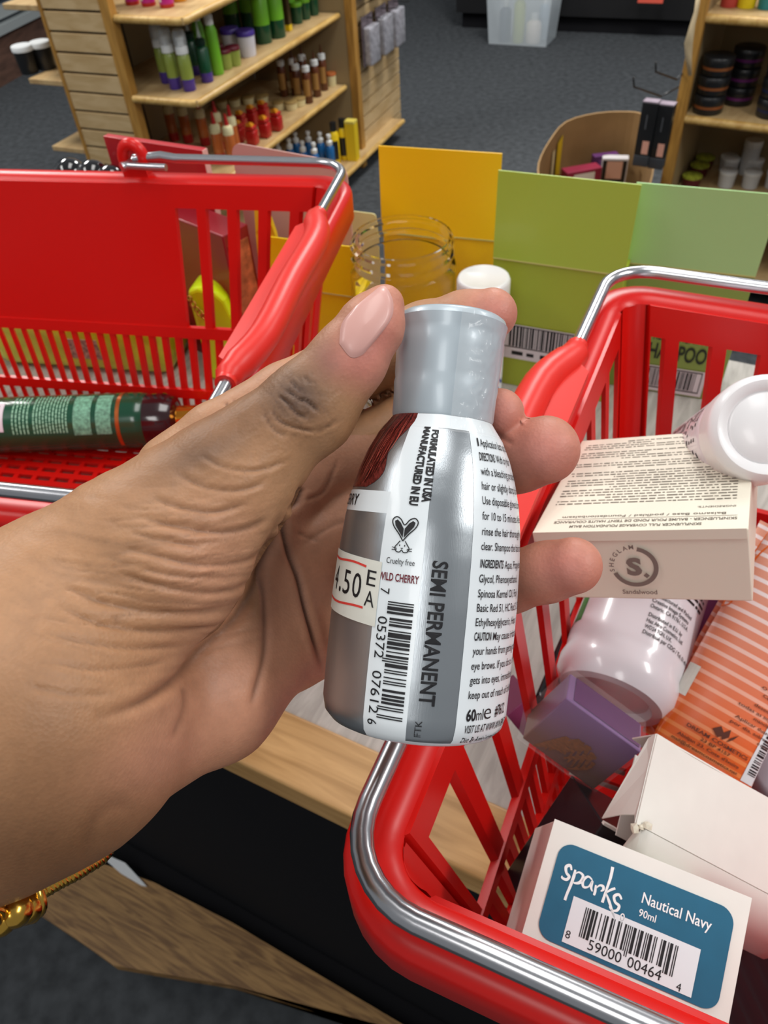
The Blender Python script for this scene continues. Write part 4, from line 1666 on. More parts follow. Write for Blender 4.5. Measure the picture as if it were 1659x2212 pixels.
# teal-labelled white box, its end towards the viewer
D0 = 0.222
P0, P1 = atd(1197, 1772, D0), atd(1622, 1943, D0 * 0.945)
P3 = atd(1120, 2050, D0 * 0.943)
X_ = (P1 - P0)
WB = np.linalg.norm(X_)
Y_ = P3 - P0
M = frame(P0, X_, Y_)                # x right, y down the face, z = x cross y, into the basket
HBX = np.linalg.norm(Y_) * 1.13
t = thing('dye_box', 'white box with teal Nautical Navy end label at the front of the right basket', 'box', M)
mb = MB()
mb.box(0, WB, 0, HBX, 0, 0.055, 0.0005)
mb.build('carton', m_card, t)
mb = MB()
mb.prism([(0, -.0004), (WB, -.0004), (WB, HBX - .006), (WB * .22, HBX - .004), (WB * .20, HBX - .0015), (WB * .05, HBX + .0005), (0, HBX - .002)], lambda x, y, z: (x, y, -0.0007 + z), 0.0006)
mb.build('end_flap', m_card, t)
inv = M.inverted()


def onface(px, py):
    """where a point of the photo lies on this box's end"""
    r = Vector(ray(px, py))
    o = inv @ Vector(EYE)
    d = inv.to_3x3() @ r
    k = -o.z / d.z
    return (o + d * k)[:2]


def face_fn(e):
    return lambda x, y: (x, y, -e)


m_teal = mat('teal_label', '#1f6280', 0.42, noise=0.06, nscale=120)
a_ = onface(1206, 1806)
b_ = onface(1590, 1975)
c_ = onface(1540, 2196)
d_ = onface(1166, 2015)
lx0, lx1 = (a_[0] + d_[0]) / 2, (b_[0] + c_[0]) / 2
ly0, ly1 = (a_[1] + b_[1]) / 2, (c_[1] + d_[1]) / 2
LW, LH = lx1 - lx0, ly1 - ly0
pl = []
r_ = LH * 0.16
for cx, cy, a0 in ((lx1 - r_, ly0 + r_, -90), (lx1 - r_, ly1 - r_, 0), (lx0 + r_, ly1 - r_, 90), (lx0 + r_, ly0 + r_, 180)):
    for k in range(9):
        an = math.radians(a0 + 11.25 * k)
        pl.append((cx + r_ * math.cos(an), cy + r_ * math.sin(an)))
mb = MB()
mb.prism(pl, lambda x, y, z: (x, y, -0.0009 - z), 0.0001)
lb_ = mb.build('teal_label', m_teal, t)
lf = lambda u, v: (lx0 + LW * u, ly0 + LH * v, -0.00112)     # label: u right, v down
lf2 = lambda u, v: (lx0 + LW * u, ly0 + LH * v, -0.00122)
mb = MB()
put_rect(mb, lf, 0.145, 0.86, 0.49, 0.955)
mb.build('barcode_ground', m_wlab, lb_)
mb = MB()
S = [
    ([(.120, .255), (.100, .215), (.070, .245), (.085, .30), (.115, .325), (.100, .365), (.062, .365), (.058, .345)], [.006, .010, .011, .009, .010, .010, .008, .003]),
    ([(.150, .235), (.152, .30), (.146, .40), (.135, .50), (.132, .565)], [.007, .011, .010, .009, .010]),
    ([(.150, .285), (.185, .245), (.225, .265), (.215, .335), (.175, .365), (.155, .355)], [.003, .006, .010, .011, .007, .003]),
    ([(.305, .265), (.265, .25), (.235, .31), (.250, .365), (.290, .345), (.310, .275), (.312, .34), (.330, .375)], [.005, .007, .010, .009, .005, .007, .009, .004]),
    ([(.345, .30), (.352, .365), (.350, .405)], [.006, .010, .007]),
    ([(.350, .335), (.375, .29), (.405, .285), (.412, .315), (.395, .34)], [.003, .006, .010, .009, .003]),
    ([(.442, .06), (.446, .17), (.438, .30), (.430, .44)], [.011, .010, .008, .010]),
    ([(.505, .255), (.470, .29), (.440, .335)], [.008, .008, .004]),
    ([(.440, .335), (.480, .40), (.535, .50), (.560, .545)], [.004, .010, .008, .002]),
    ([(.575, .335), (.545, .30), (.512, .335), (.530, .385), (.568, .405), (.560, .455), (.520, .475), (.490, .45)], [.007, .009, .010, .009, .010, .009, .006, .002]),
]
for pts, ws in S:
    k = 6
    P = spline([(.055 + (x - .058) * .665, y) for x, y in pts], k)
    W_ = np.interp(np.linspace(0, len(ws) - 1, len(P)), range(len(ws)), ws)
    asp = LW / LH
    put_stroke(mb, lambda u, v: lf(u / asp, v), [(x * asp, y) for x, y in P], [w * asp * .8 for w in W_])
ring = [(0.425 + 0.010 * math.cos(a), 0.50 + 0.035 * math.sin(a)) for a in np.linspace(0, 2 * math.pi, 25)]
put_stroke(mb, lambda u, v: lf(u / (LW / LH), v), [(x * LW / LH, y) for x, y in ring], 0.006)
fl = lambda u, v: lf(u, -v)
put_text(mb, 'Nautical Navy', fl, 0.505, -0.285, 0.105, 0.385, 0.01)
put_text(mb, '90ml', fl, 0.505, -0.42, 0.072, 0.095, 0.01)
mb.build('white_lettering', mat('white_ink', '#eef2f2', 0.45), lb_)
mb = MB()
fl2 = lambda u, v: lf2(u, -v)
put_bars(mb, fl2, '859000004644', 0.225, 0.745, -0.80, -0.545, -0.845)
put_text(mb, '8', fl2, 0.155, -0.905, 0.075, 0.026)
put_text(mb, '59000', fl2, 0.285, -0.925, 0.10, 0.185)
put_text(mb, '00464', fl2, 0.505, -0.925, 0.10, 0.185)
put_text(mb, '4', fl2, 0.775, -0.945, 0.075, 0.026)
mb.build('bar_code', m_ink, lb_)

# torn white box lying across, open flap hanging
D1 = 0.25
Q0, Q1 = atd(1418, 1585, D1), atd(1659, 1725, D1 * 1.06)
Q3 = atd(1385, 1785, D1 * 0.955)
M = frame(Q0, Q1 - Q0, Q3 - Q0)
WT = np.linalg.norm(Q3 - Q0)
LT = 0.095
t = thing('torn_box', 'plain white box with crushed torn end lying over the tube', 'box', M)
mb = MB()
HT = 0.030
mb.grid(lambda u, v: (LT * u, WT * v, 0.0008 * math.sin(u * 7) * (1 - v)), np.linspace(0, 1, 12), np.linspace(0, 1, 6))
mb.add([(0, 0, 0), (LT, 0, 0), (LT, 0, HT), (0.004, 0, HT * .5)], [(0, 1, 2, 3)])
mb.add([(LT, 0, 0), (LT, WT, 0), (LT, WT, HT), (LT, 0, HT)], [(0, 1, 2, 3)])
mb.add([(0.02, 0, HT), (LT, 0, HT), (LT, WT, HT), (0.02, WT, HT)], [(0, 1, 2, 3)])
bx = mb.build('carton', m_card, t)
so = bx.modifiers.new('card', 'SOLIDIFY')
so.thickness = 0.0005
# crushed end: creased facets
mb = MB()
Mi = M.inverted()
L_ = lambda px, py, d: np.array(Mi @ Vector(atd(px, py, d)))
A_ = np.array([0, 0, 0.0])
B_ = np.array([0, WT, 0.0])
c1 = L_(1398, 1612, .252)
c2 = L_(1405, 1655, .247)
c3 = L_(1372, 1760, .241)
e1 = L_(1301, 1768, .252)
e2 = L_(1340, 1760, .246)
eT = L_(1402, 1594, .2525)
mb.add([A_, c1, c2, c3, B_, e1, e2, eT], [(0, 7, 1), (7, 5, 1), (1, 5, 2), (2, 5, 6), (2, 6, 3), (0, 1, 2), (0, 2, 4), (2, 3, 4)])
ce = mb.build('crushed_end', m_card, t)
so = ce.modifiers.new('card', 'SOLIDIFY')
so.thickness = 0.0005
so.offset = 0
# hanging flap with a rounded corner
mb = MB()
fl0, fl1 = B_ + [0.002, 0, 0], np.array([LT, WT, 0])
pts_top = [fl0 + (fl1 - fl0) * s for s in np.linspace(0, 1, 16)]
low = []
for s in np.linspace(0, 1, 16):
    drop = 0.0275 * math.sqrt(max(0.0, 1 - (1 - min(s / 0.42, 1)) ** 2)) + 0.001
    low.append(np.array([0.002 + (LT - 0.002) * s, WT + drop * 0.55, drop * 0.9]))
mb.add(pts_top + [(p + q) / 2 + np.array([0, .0015, -.0010]) for p, q in zip(pts_top, low)] + low, [(j * 16 + i, j * 16 + i + 1, (j + 1) * 16 + i + 1, (j + 1) * 16 + i) for j in (0, 1) for i in range(15)])
fo = mb.build('hanging_flap', m_card, t, True)
so = fo.modifiers.new('card', 'SOLIDIFY')
so.thickness = 0.0006
mb = MB()
for (px, py, r0) in ((1371, 1790, .0020), (1398, 1783, .0016), (1385, 1787, .0012)):
    p = L_(px, py, .2375)
    bm = bmesh.new()
    bmesh.ops.create_icosphere(bm, subdivisions=1, radius=r0)
    for v in bm.verts:
        v.co = Vector(p) + v.co * random.uniform(.6, 1.2)
    mb.bm(bm)
mb.build('torn_fibre', mat('torn_fibre', '#ddd6c4', 0.9), t)
# black carton under it
K0 = atd(1303, 1778, .272)
M = frame(K0, Q1 - Q0 + (atd(1659, 2020, .25) - atd(1303, 1800, .255)) * .5, atd(1310, 1880, .275) - K0)
t = thing('black_carton', 'black card carton tucked under the torn white box', 'box', M)
mb = MB()
mb.box(0, 0.115, 0, 0.048, 0.0, 0.035, 0.0006)
mb.build('carton', mat('black_card', '#15171c', 0.4, coat=.2), t)
mb = MB()
mb.box(0, 0.115, -0.0006, 0.0004, -0.0006, 0.001)
mb.build('white_edge', m_card, t)
mb = MB()
put_microtext(mb, lambda x, y: (x, y, -0.0003), 0.014, 0.030, 0.006, 0.0007, rb)
mb.build('fine_print', mat('grey_ink', '#8a8d92', 0.5), t)

# cream foundation box
C0 = 0.334
K = [atd(1255, 952, C0), atd(1628, 924, C0 * .9044), atd(1617, 1142, C0 * .6991), atd(1149, 1151, C0 * .7948)]
X_ = K[2] - K[3]
M = frame(K[3], X_, K[0] - K[3])                 # x along the front edge, y to the back, z up out of the top
WX, WY = np.linalg.norm(X_), np.linalg.norm(K[0] - K[3])
m_cream = mat('cream_card', '#e6dfcd', 0.45, coat=.1)
Mi = M.inverted()
fz = (Mi @ Vector(atd(1210, 1284, C0 * .80)))
HX = 0.0262
t = thing('foundation_box', 'cream box covered in tiny print, sandalwood emblem on its front', 'box', M)
mb = MB()
mb.box(0, WX, 0, WY, -HX, 0, 0.0005)
mb.build('carton', m_cream, t)
mb = MB()
mb.box(0.0005, WX - .0005, -0.0006, 0.0004, -0.0032, 0.0004)
mb.build('tuck_lip', m_cream, t)
mb = MB()
tp = lambda x, y: (WX - x, WY - y, 0.00012)        # upside down to the viewer
m_mic = mat('brown_grey_print', '#6d655a', 0.6)
rows = np.linspace(0.05, 0.74, 27)
for i, v in enumerate(rows):
    if i in (4, 9, 13):
        continue
    put_microtext(mb, tp, WX * .06 + (WX * .5 if i in (1, 6) else 0), WX * (0.95 if i % 4 else .7), WY * v, WY * 0.0105, rb)
put_text(mb, 'INGREDIENTS:', tp, WX * .06, WY * .805, WY * .014, WX * .17, .01)
put_text(mb, 'CAUTION:', tp, WX * .05, WY * .47, WY * .014, WX * .10, .01)
put_text(mb, 'ATTENTION :', tp, WX * .05, WY * .33, WY * .014, WX * .13, .01)
put_text(mb, 'Balsamo Base / podklad / Foundationbalsam', tp, WX * .10, WY * .862, WY * .018, WX * .78, .01)
put_text(mb, 'SKINFLUENCER - BAUME POUR FOND DE TEINT HAUTE COUVRANCE', tp, WX * .05, WY * .905, WY * .019, WX * .86, .02)
put_text(mb, 'SKINFLUENCER FULL COVERAGE FOUNDATION BALM', tp, WX * .20, WY * .945, WY * .019, WX * .62, .02)
put_rect(mb, tp, WX * .05, WX * .90, WY * .890, WY * .8925)
mb.build('fine_print', m_mic, t)
# front emblem
fx = lambda x, y: (x, -0.0009, y)
ec = (WX * .487, -HX * .50)
er = HX * .262
mb = MB()
arc = [(ec[0] + er * math.cos(a), ec[1] + er * math.sin(a)) for a in np.linspace(math.radians(78), math.radians(-160), 40)]
put_stroke(mb, fx, arc, er * .11)
put_text(mb, 'S', fx, ec[0] - er * .02, ec[1] - er * .42, er * .86, er * .72, 0.05, 'c')
mb.add([fx(ec[0] + er * (.52 + .15 * math.cos(a)), ec[1] + er * (-.48 + .15 * math.sin(a))) for a in np.arange(4) * math.pi / 2], [(0, 1, 2, 3)])
for k, ch in enumerate('SHEGLAM'):
    an = math.radians(190 - k * 16.2)
    v, f, w0 = text_geo(ch, 0.02)
    hh = er * .22
    ca_, sa_ = math.cos(an - math.pi / 2), math.sin(an - math.pi / 2)
    o_ = (ec[0] + er * .98 * math.cos(an), ec[1] + er * .98 * math.sin(an))
    mb.add([fx(o_[0] + ca_ * (q[0] - w0 / 2) * hh - sa_ * q[1] * hh, o_[1] + sa_ * (q[0] - w0 / 2) * hh + ca_ * q[1] * hh) for q in v], f)
put_text(mb, 'Sandalwood', fx, ec[0] + er * .1, -HX * .90, HX * .06, WX * .165, 0.02, 'c')
mb.build('emblem', mat('taupe_print', '#7d7068', 0.5), t)

# orange striped tube
o0 = 0.335
T0, T1, T3 = atd(1416, 1577, o0 * .99), atd(1625, 1700, o0 * .969), atd(1648, 1177, o0)
X_ = T1 - T0
WO = np.linalg.norm(X_)
M = frame(T0, X_, T3 - T0)
HO_ = np.linalg.norm(T3 - T0)
m_orange = bpy.data.materials.new('orange_striped_film')
m_orange.use_nodes = True
nt = m_orange.node_tree
b = nt.nodes['Principled BSDF']
b.inputs['Roughness'].default_value = 0.25
b.inputs['Coat Weight'].default_value = 0.6
tc = nt.nodes.new('ShaderNodeTexCoord')
sp_ = nt.nodes.new('ShaderNodeSeparateXYZ')
nt.links.new(tc.outputs['Object'], sp_.inputs[0])
wv = nt.nodes.new('ShaderNodeMath')
wv.operation = 'MULTIPLY'
wv.inputs[1].default_value = 2 * math.pi / 0.0052
nt.links.new(sp_.outputs['Y'], wv.inputs[0])
sn = nt.nodes.new('ShaderNodeMath')
sn.operation = 'SINE'
nt.links.new(wv.outputs[0], sn.inputs[0])
ra = nt.nodes.new('ShaderNodeValToRGB')
ra.color_ramp.elements[0].position = 0.42
ra.color_ramp.elements[1].position = 0.58
nt.links.new(sn.outputs[0], ra.inputs[0])
mr = nt.nodes.new('ShaderNodeMapRange')
mr.inputs['From Min'].default_value = 0.005
mr.inputs['From Max'].default_value = 0.075
nt.links.new(sp_.outputs['Y'], mr.inputs['Value'])
g1 = nt.nodes.new('ShaderNodeMix')
g1.data_type = 'RGBA'
g1.inputs['A'].default_value = lin('#e4600f')
g1.inputs['B'].default_value = lin('#dd9a80')
nt.links.new(mr.outputs[0], g1.inputs['Factor'])
g2 = nt.nodes.new('ShaderNodeMix')
g2.data_type = 'RGBA'
g2.inputs['A'].default_value = lin('#ef8640')
g2.inputs['B'].default_value = lin('#eee2e0')
nt.links.new(mr.outputs[0], g2.inputs['Factor'])
g3 = nt.nodes.new('ShaderNodeMix')
g3.data_type = 'RGBA'
nt.links.new(ra.outputs[0], g3.inputs['Factor'])
nt.links.new(g1.outputs['Result'], g3.inputs['A'])
nt.links.new(g2.outputs['Result'], g3.inputs['B'])
nt.links.new(g3.outputs['Result'], b.inputs['Base Color'])
t = thing('lotion_tube', 'orange and white striped tube leaning up the right side of the heap', 'tube', M)


def tube_pt(u, v, off=0.0):
    """front of the squeezed tube: gently rounded across, flattening towards the crimp"""
    a = (u - .5) * math.pi * .94
    fl_ = 0.011 * (0.45 + .55 * (1 - abs(2 * v - 1) ** 3))
    return (WO * .5 + (WO * .5 + off) * math.sin(a), HO_ * v, (fl_ + off) * math.cos(a) ** .8 - fl_ + 0.004)


mb = MB()
us, vs_ = np.linspace(0, 1, 25), np.linspace(-0.04, 1.15, 20)
mb.grid(lambda u, v: tube_pt(u, v), us, vs_)
mb.grid(lambda u, v: (tube_pt(u, v)[0], tube_pt(u, v)[1], -0.016 - tube_pt(u, v)[2] * .4), us, vs_, True)
mb.build('tube_body', m_orange, t, True)
mb = MB()
m_obr = mat('orange_swoosh', '#ec7014', 0.3, coat=.5)
sw = spline([(0.02, .66), (0.12, .69), (.09, .78), (.10, .9), (.16, 1.0), (.3, 1.08)], 6)
for i in range(len(sw) - 1):
    u0, v0 = sw[i]
    u1, v1 = sw[i + 1]
    mb.add([tube_pt(0.0, v0, .0002), tube_pt(u0, v0, .0003), tube_pt(u1, v1, .0003), tube_pt(0.0, v1, .0002)], [(0, 1, 2, 3)])
mb.build('orange_swoosh', m_obr, t, True)
mb = MB()
put_rect(mb, lambda x, y: tube_pt(x, y, .0003), 0.02, .17, .205, .36, 4, 2)
mb.build('price_tag', m_stick, t)
mb = MB()
put_rect(mb, lambda x, y: tube_pt(x, y, .0003), 0.76, .93, .0, .45, 6, 4)
st = mb.build('barcode_ground', m_wlab, t)
tf = lambda x, y: tube_pt(.5 + x / WO, y / HO_, .0005)
mb = MB()
v = .02
while v < .42:
    k = rb.choice([.004, .007, .011])
    put_rect(mb, lambda x, y: tube_pt(x, y, .0005), 0.79, .90, v + .02, v + .02 + k, 5, 1)
    v += k + rb.choice([.004, .008])
mb.build('bar_code', m_ink, st)
mb = MB()
for s, x, y, h_, w_ in (('Carowhite', .10, .62, .011, .19), ('oil moist', .11, .59, .011, .17), ('skin and', .10, .56, .011, .17), ('any impu', .13, .53, .011, .16), ('and', .22, .50, .011, .07),
                        ('Apply on all', .12, .462, .011, .22), ('body twice a day', .07, .432, .011, .31), ('after bath.', .18, .40, .011, .2),
                        ('O óleo branqueador', .02, .372, .011, .36), ('Carowhite hidrata', .05, .342, .011, .33), ('a sua pele e', .16, .315, .010, .2), ('desembaraça-a de', .03, .288, .011, .33),
                        ('todas as impurezas e', -.06, .258, .011, .41), ('manchas pretas.', .07, .230, .011, .28), ('Aplicar duas vezes', -.04, .200, .011, .37), ('por dia, sobre todo', -.05, .170, .011, .37),
                        ('o corpo.', .18, .142, .011, .14),
                        ('DREAM COSMETICS', -.27, .055, .013, .42), ('23 BP 4157', -.15, .030, .011, .19), ('Abidjan 23, Cote d\'Ivoire', -.30, .003, .011, .42),
                        ('mail@dreamcosmetics.net', -.33, -.025, .011, .46)):
    put_text(mb, s, tf, WO * (x + .06), HO_ * (y + .035), HO_ * h_ * 1.25, WO * w_ * 1.05, .012)
for sg, hgt in ((-1, .8), (0, 1.0), (1, .9)):
    lf_ = [(.0 + .03 * sg, .115), (-.02 + .06 * sg, .14), (.02 + .06 * sg, .14 + .035 * hgt), (.03 + .03 * sg, .14)]
    mb.add([tf(WO * (x + .02), HO_ * y) for x, y in lf_], [(0, 1, 2, 3)])
mb.build('brown_print', mat('brown_ink', '#5a2a1a', 0.5), t)

# white bottle lying, base towards the viewer
wa_, wb_ = atd(1316, 1512, .342), atd(1404, 1265, .372)
ax = (wb_ - wa_) / np.linalg.norm(wb_ - wa_)
M = frame(wa_, ax, np.cross(ax, EYE - wa_))
M = M @ Matrix.Rotation(math.pi / 2, 4, 'Y')
t = thing('lotion_bottle', 'fat white bottle lying base first below the cream box', 'bottle', M)
rw = 0.0268
mb = MB()
mb.lathe([(0.0, 0.004), (rw * .62, 0.003), (rw * .70, 0.0), (rw * .86, 0.0005), (rw * .99, 0.006), (rw * 1.01, 0.012), (rw * .965, 0.017), (rw * .985, 0.020), (rw, 0.024), (rw, 0.068), (rw * .9, 0.080), (rw * .5, 0.086),
          (rw * .5, 0.094), (0, 0.094)], 64, cap=False)
mb.build('bottle_body', mat('white_lilac_plastic', '#e6e2e8', 0.25, coat=0.4), t, True, 50)
# angle facing the viewer
ve = M.inverted() @ Vector(EYE)
th0 = math.atan2(ve.y, ve.x)
rt = M.inverted().to_3x3() @ Vector((1, 0, 0))
sgn = 1 if (math.cos(th0 + 1.2) * rt.x + math.sin(th0 + 1.2) * rt.y) > (math.cos(th0 - 1.2) * rt.x + math.sin(th0 - 1.2) * rt.y) else -1
bf = lambda r: (lambda x, y: (r * math.cos(th0 + sgn * x / rw), r * math.sin(th0 + sgn * x / rw), y))
mb = MB()
f_ = bf(rw + .0003)
for k, (s, wd_) in enumerate([('Distribué par CDG / Tel. 01 49 92', .030), ('WD24 7GN, U.K.', .0135), ('Haz Afro Cosmetics, Ltd.', .020), ('Distributed in E.U. by', .018)]):
    put_text(mb, s, f_, 0.0035, 0.0235 + .0030 * k, .0019, wd_, .012)
for k, (s, wd_) in enumerate([('Ontario, CA 91761, U.S.A.', .021), ('Creative Image Systems', .020), ('Manufactured and Packed', .021)]):
    put_text(mb, s, f_, 0.0030, 0.0370 + .0030 * k, .0019, wd_, .012)
for k in range(6):
    put_microtext(mb, f_, 0.003, 0.031, 0.050 + .0030 * k, .0017, rb)
mb.build('fine_print', m_ink, t)
mb = MB()
mb.grid(lambda u, v: bf(rw + .0002)(u, v), np.linspace(-.034, -.028, 5), [0.026, 0.055])
mb.build('green_label', mat('leaf_green', '#3f8a3c', 0.4), t, True)

# clear-sleeved purple hair pack
p0 = .290
N0, N1, N3 = atd(1224, 1508, p0), atd(1385, 1625, p0), atd(1147, 1610, p0 * 1.05)
M = frame(N0, N1 - N0, N3 - N0)
WP, HP_ = np.linalg.norm(N1 - N0), np.linalg.norm(N3 - N0) * .98
t = thing('hair_pack', 'purple carton with brown hair picture in a clear sleeve', 'box', M)
m_pur = bpy.data.materials.new('hair_pack_print')
m_pur.use_nodes = True
nt = m_pur.node_tree
b = nt.nodes['Principled BSDF']
b.inputs['Roughness'].default_value = .3
tc = nt.nodes.new('ShaderNodeTexCoord')
sp_ = nt.nodes.new('ShaderNodeSeparateXYZ')
nt.links.new(tc.outputs['Object'], sp_.inputs[0])
cr = nt.nodes.new('ShaderNodeValToRGB')
cr.color_ramp.elements[0].position = 0.0
cr.color_ramp.elements[0].color = lin('#7d5f8f')
cr.color_ramp.elements[1].position = 1.0
cr.color_ramp.elements[1].color = lin('#6b4a40')
mr = nt.nodes.new('ShaderNodeMapRange')
mr.inputs['From Max'].default_value = HP_ * .8
nt.links.new(sp_.outputs['Y'], mr.inputs['Value'])
nt.links.new(mr.outputs[0], cr.inputs[0])
nt.links.new(cr.outputs[0], b.inputs['Base Color'])
mb = MB()
mb.box(0, WP, 0, HP_, 0, .016, .0006)
mb.build('carton', m_pur, t)
mb = MB()
mb.add([(0.003, -0.0003, 0.0015), (WP - .001, -0.0003, 0.0015), (WP - .001, -0.0003, 0.0155), (.003, -.0003, .0155)], [(0, 1, 2, 3)])
mb.build('purple_end', mat('deep_purple', '#4f0f58', 0.4), t)
mb = MB()
m_lock = mat('hair_lock', '#7a4a26', .5, noise=.5, nscale=500, stretch=(1, 6, 1))
for k in range(26):
    u = k / 25
    s0 = np.array([WP * (.30 + .45 * u), HP_ * (.62 - .20 * math.sin(u * 3))])
    pts = [(s0[0] + WP * .05 * math.sin(q * 4 + k) - WP * .12 * q, s0[1] + HP_ * .36 * q) for q in np.linspace(0, 1, 8)]
    put_stroke(mb, lambda x, y: (x, y, -0.0003 - .00001 * k), pts, [.0009 * (1 - .6 * q) for q in np.linspace(0, 1, 8)])
mb.build('hair_lock_print', m_lock, t)
mb = MB()
mb.box(-.002, WP + .001, -.0018, HP_ + .001, -.0012, .0175, .0006)
mb.build('clear_sleeve', mat('clear_sleeve', '#ffffff', 0.06, alpha=0.05, spec=.3), t)

# plum carton end, black pouch and plum box lower in the heap
q0 = .335
N0, N1, N3 = atd(1094, 1545, q0), atd(1147, 1502, q0), atd(1107, 1567, q0 * .99)
t = thing('plum_carton', 'small plum coloured carton poking out by the left basket wall', 'box', frame(N0, N1 - N0, atd(1140, 1598, q0) - N0))
mb = MB()
mb.box(0, .0135, 0, .0145, 0, .045, .0006)
mb.build('carton', mat('plum_card', '#7c2f58', .5), t)
t = thing('black_pouch', 'crumpled glossy black pouch between white bottle and red basket wall', 'pouch', frame(atd(1150, 1520, .365), atd(1235, 1320, .39) - atd(1150, 1520, .365), atd(1240, 1560, .36) - atd(1150, 1520, .365)))
bm = bmesh.new()
bmesh.ops.create_cube(bm, size=1)
bmesh.ops.subdivide_edges(bm, edges=list(bm.edges), cuts=7, use_grid_fill=True)
for v in bm.verts:
    c = v.co
    n_ = math.sin(c.x * 13 + c.y * 9) * .05 + math.sin(c.y * 23 - c.z * 11 + c.x * 5) * .03
    v.co = Vector(((c.x + .5) * .062, (c.y + .5) * .026 * (1 + n_ * 3), (c.z + .5 + n_) * .018))
mb = MB()
mb.bm(bm)
mb.build('pouch_body', mat('black_foil', '#17171a', .25, coat=.5), t, True)
t = thing('plum_box', 'plum box deep in the heap between white bottle and orange tube', 'box', frame(atd(1480, 1270, .375), atd(1620, 1262, .375) - atd(1480, 1270, .375), atd(1480, 1470, .362) - atd(1480, 1270, .375)))
mb = MB()
mb.box(0, .036, 0, .05, 0, .04, .0008)
mb.build('carton', mat('plum_gloss', '#6f3566', .35, coat=.3), t)
# white round-capped bottle leaning at the right edge
ca_, cb_ = atd(1660, 922, .258), atd(1530, 985, .345)
ax = (cb_ - ca_) / np.linalg.norm(cb_ - ca_)
M = frame(ca_, ax, np.cross(ax, EYE - ca_)) @ Matrix.Rotation(math.pi / 2, 4, 'Y')
t = thing('round_cap_bottle', 'white bottle with big round white cap resting on the cream box', 'bottle', M)
rcp = 0.0188
mb = MB()
mb.lathe([(0, 0.0016), (rcp * .62, 0.0012), (rcp * .66, 0.0020), (rcp * .72, 0.0006), (rcp * .86, 0.0), (rcp * .97, 0.0016), (rcp, .005), (rcp, .017), (rcp * .92, .018)], 64, cap=False)
cp_ = mb.build('cap', mat('white_cap_plastic', '#e9e7e8', .3, coat=.2), t, True, 50)
mb = MB()
put_text(mb, 'IN', lambda x, y: (y, x, 0.0008), -.004, -.009, .0042, None, 0)
mb.build('moulded_letters', mat('moulded_white', '#d6d3d4', .4), cp_)
mb = MB()
mb.lathe([(rcp * .80, .016), (rcp * .95, .020), (rcp * .98, .024), (rcp * .98, .095), (rcp * .9, .10), (0, .10)], 48, cap=False)
mb.build('bottle_body', mat('white_lilac_plastic', '#e6e2e8', .25), t, True, 50)
ve = M.inverted() @ Vector(EYE)
th1 = math.atan2(ve.y, ve.x)
mb = MB()
for k in range(14):
    for a0 in (th1 - 1.4, th1 - .5, th1 + .4):
        put_microtext(mb, lambda x, y: ((rcp * .99) * math.cos(a0 + x / rcp), (rcp * .99) * math.sin(a0 + x / rcp), y), 0, .014, .027 + .0042 * k, .0020, rb)
mb.build('fine_print', m_ink, t)
# grey-lilac tub glimpsed at the frame edge
t = thing('lilac_tub', 'greyish lilac tub at the far right beside the orange tube', 'tub', stand(atd(1700, 1700, .36) - np.array([0, 0, .05])))
mb = MB()
mb.lathe([(.018, 0), (.02, .002), (.02, .055), (.021, .056), (.021, .066), (.019, .068), (0, .068)], 40)
mb.build('tub_body', mat('lilac_grey', '#a79fa8', .3, coat=.3), t, True, 50)

# ------------------------------------------------------------------ gold bangle on the wrist
m_bangle = mat('bangle_gold', '#d8a94a', 0.2, metal=1.0)
bc0 = atd(-330, 1690, .131)
Fw = (atd(40, 1550, .139) - atd(-500, 1760, .130))
Fw = Fw / np.linalg.norm(Fw)
Mb = frame(atd(55, 1770, .141), np.array(CAM[:, 0]), Fw)
t = thing('gold_bangle', 'twisted gold bangle with knotted end hanging at the wrist', 'bracelet', Matrix.Translation(Vector(atd(-50, 1720, .141))))
off = atd(-50, 1720, .141)
arcp = spline([atd(-420, 1350, .142), atd(-330, 1800, .112), atd(-120, 1985, .118), atd(20, 1962, .136), atd(62, 1934, .140), atd(120, 1900, .1435), atd(180, 1868, .148), atd(225, 1828, .156), atd(200, 1750, .176),
               atd(60, 1500, .182), atd(-200, 1300, .172), atd(-420, 1350, .142)], 14)
mb = MB()
n_ = len(arcp)
T_ = np.gradient(arcp, axis=0)
T_ /= np.linalg.norm(T_, axis=1)[:, None]
ref = np.array([0.3, 0.5, 0.8])
N1_ = np.cross(T_, ref)
N1_ /= np.linalg.norm(N1_, axis=1)[:, None]
N2_ = np.cross(T_, N1_)
for k in range(5):
    ph = np.linspace(0, 2 * math.pi * 16, n_) + 2 * math.pi * k / 5
    strand = arcp + 0.0013 * (np.cos(ph)[:, None] * N1_ + np.sin(ph)[:, None] * N2_)
    strand = spline(strand[::1], 3)
    mb.tube(strand, 0.0009, 6)
mb.build('twisted_wire', m_bangle, t, True, off=off)
mb = MB()
for f0, r0 in ((0.0, .0034), (1.0, .0037), (2.0, .0033)):
    c = atd(66 - f0 * 13, 1935 + f0 * 8, .1395)
    tt_ = atd(120, 1900, .1435) - atd(20, 1962, .136)
    tt_ /= np.linalg.norm(tt_)
    a1_ = np.cross(tt_, [0, 0, 1])
    a1_ /= np.linalg.norm(a1_)
    a2_ = np.cross(tt_, a1_)
    mb.tube([c + r0 * (math.cos(a) * a1_ + math.sin(a) * a2_) for a in np.linspace(0, 2 * math.pi, 20, endpoint=False)], .0010, 8, closed=True)
mb.build('collar', m_bangle, t, True, off=off)
mb = MB()
kc = atd(18, 1962, .137)
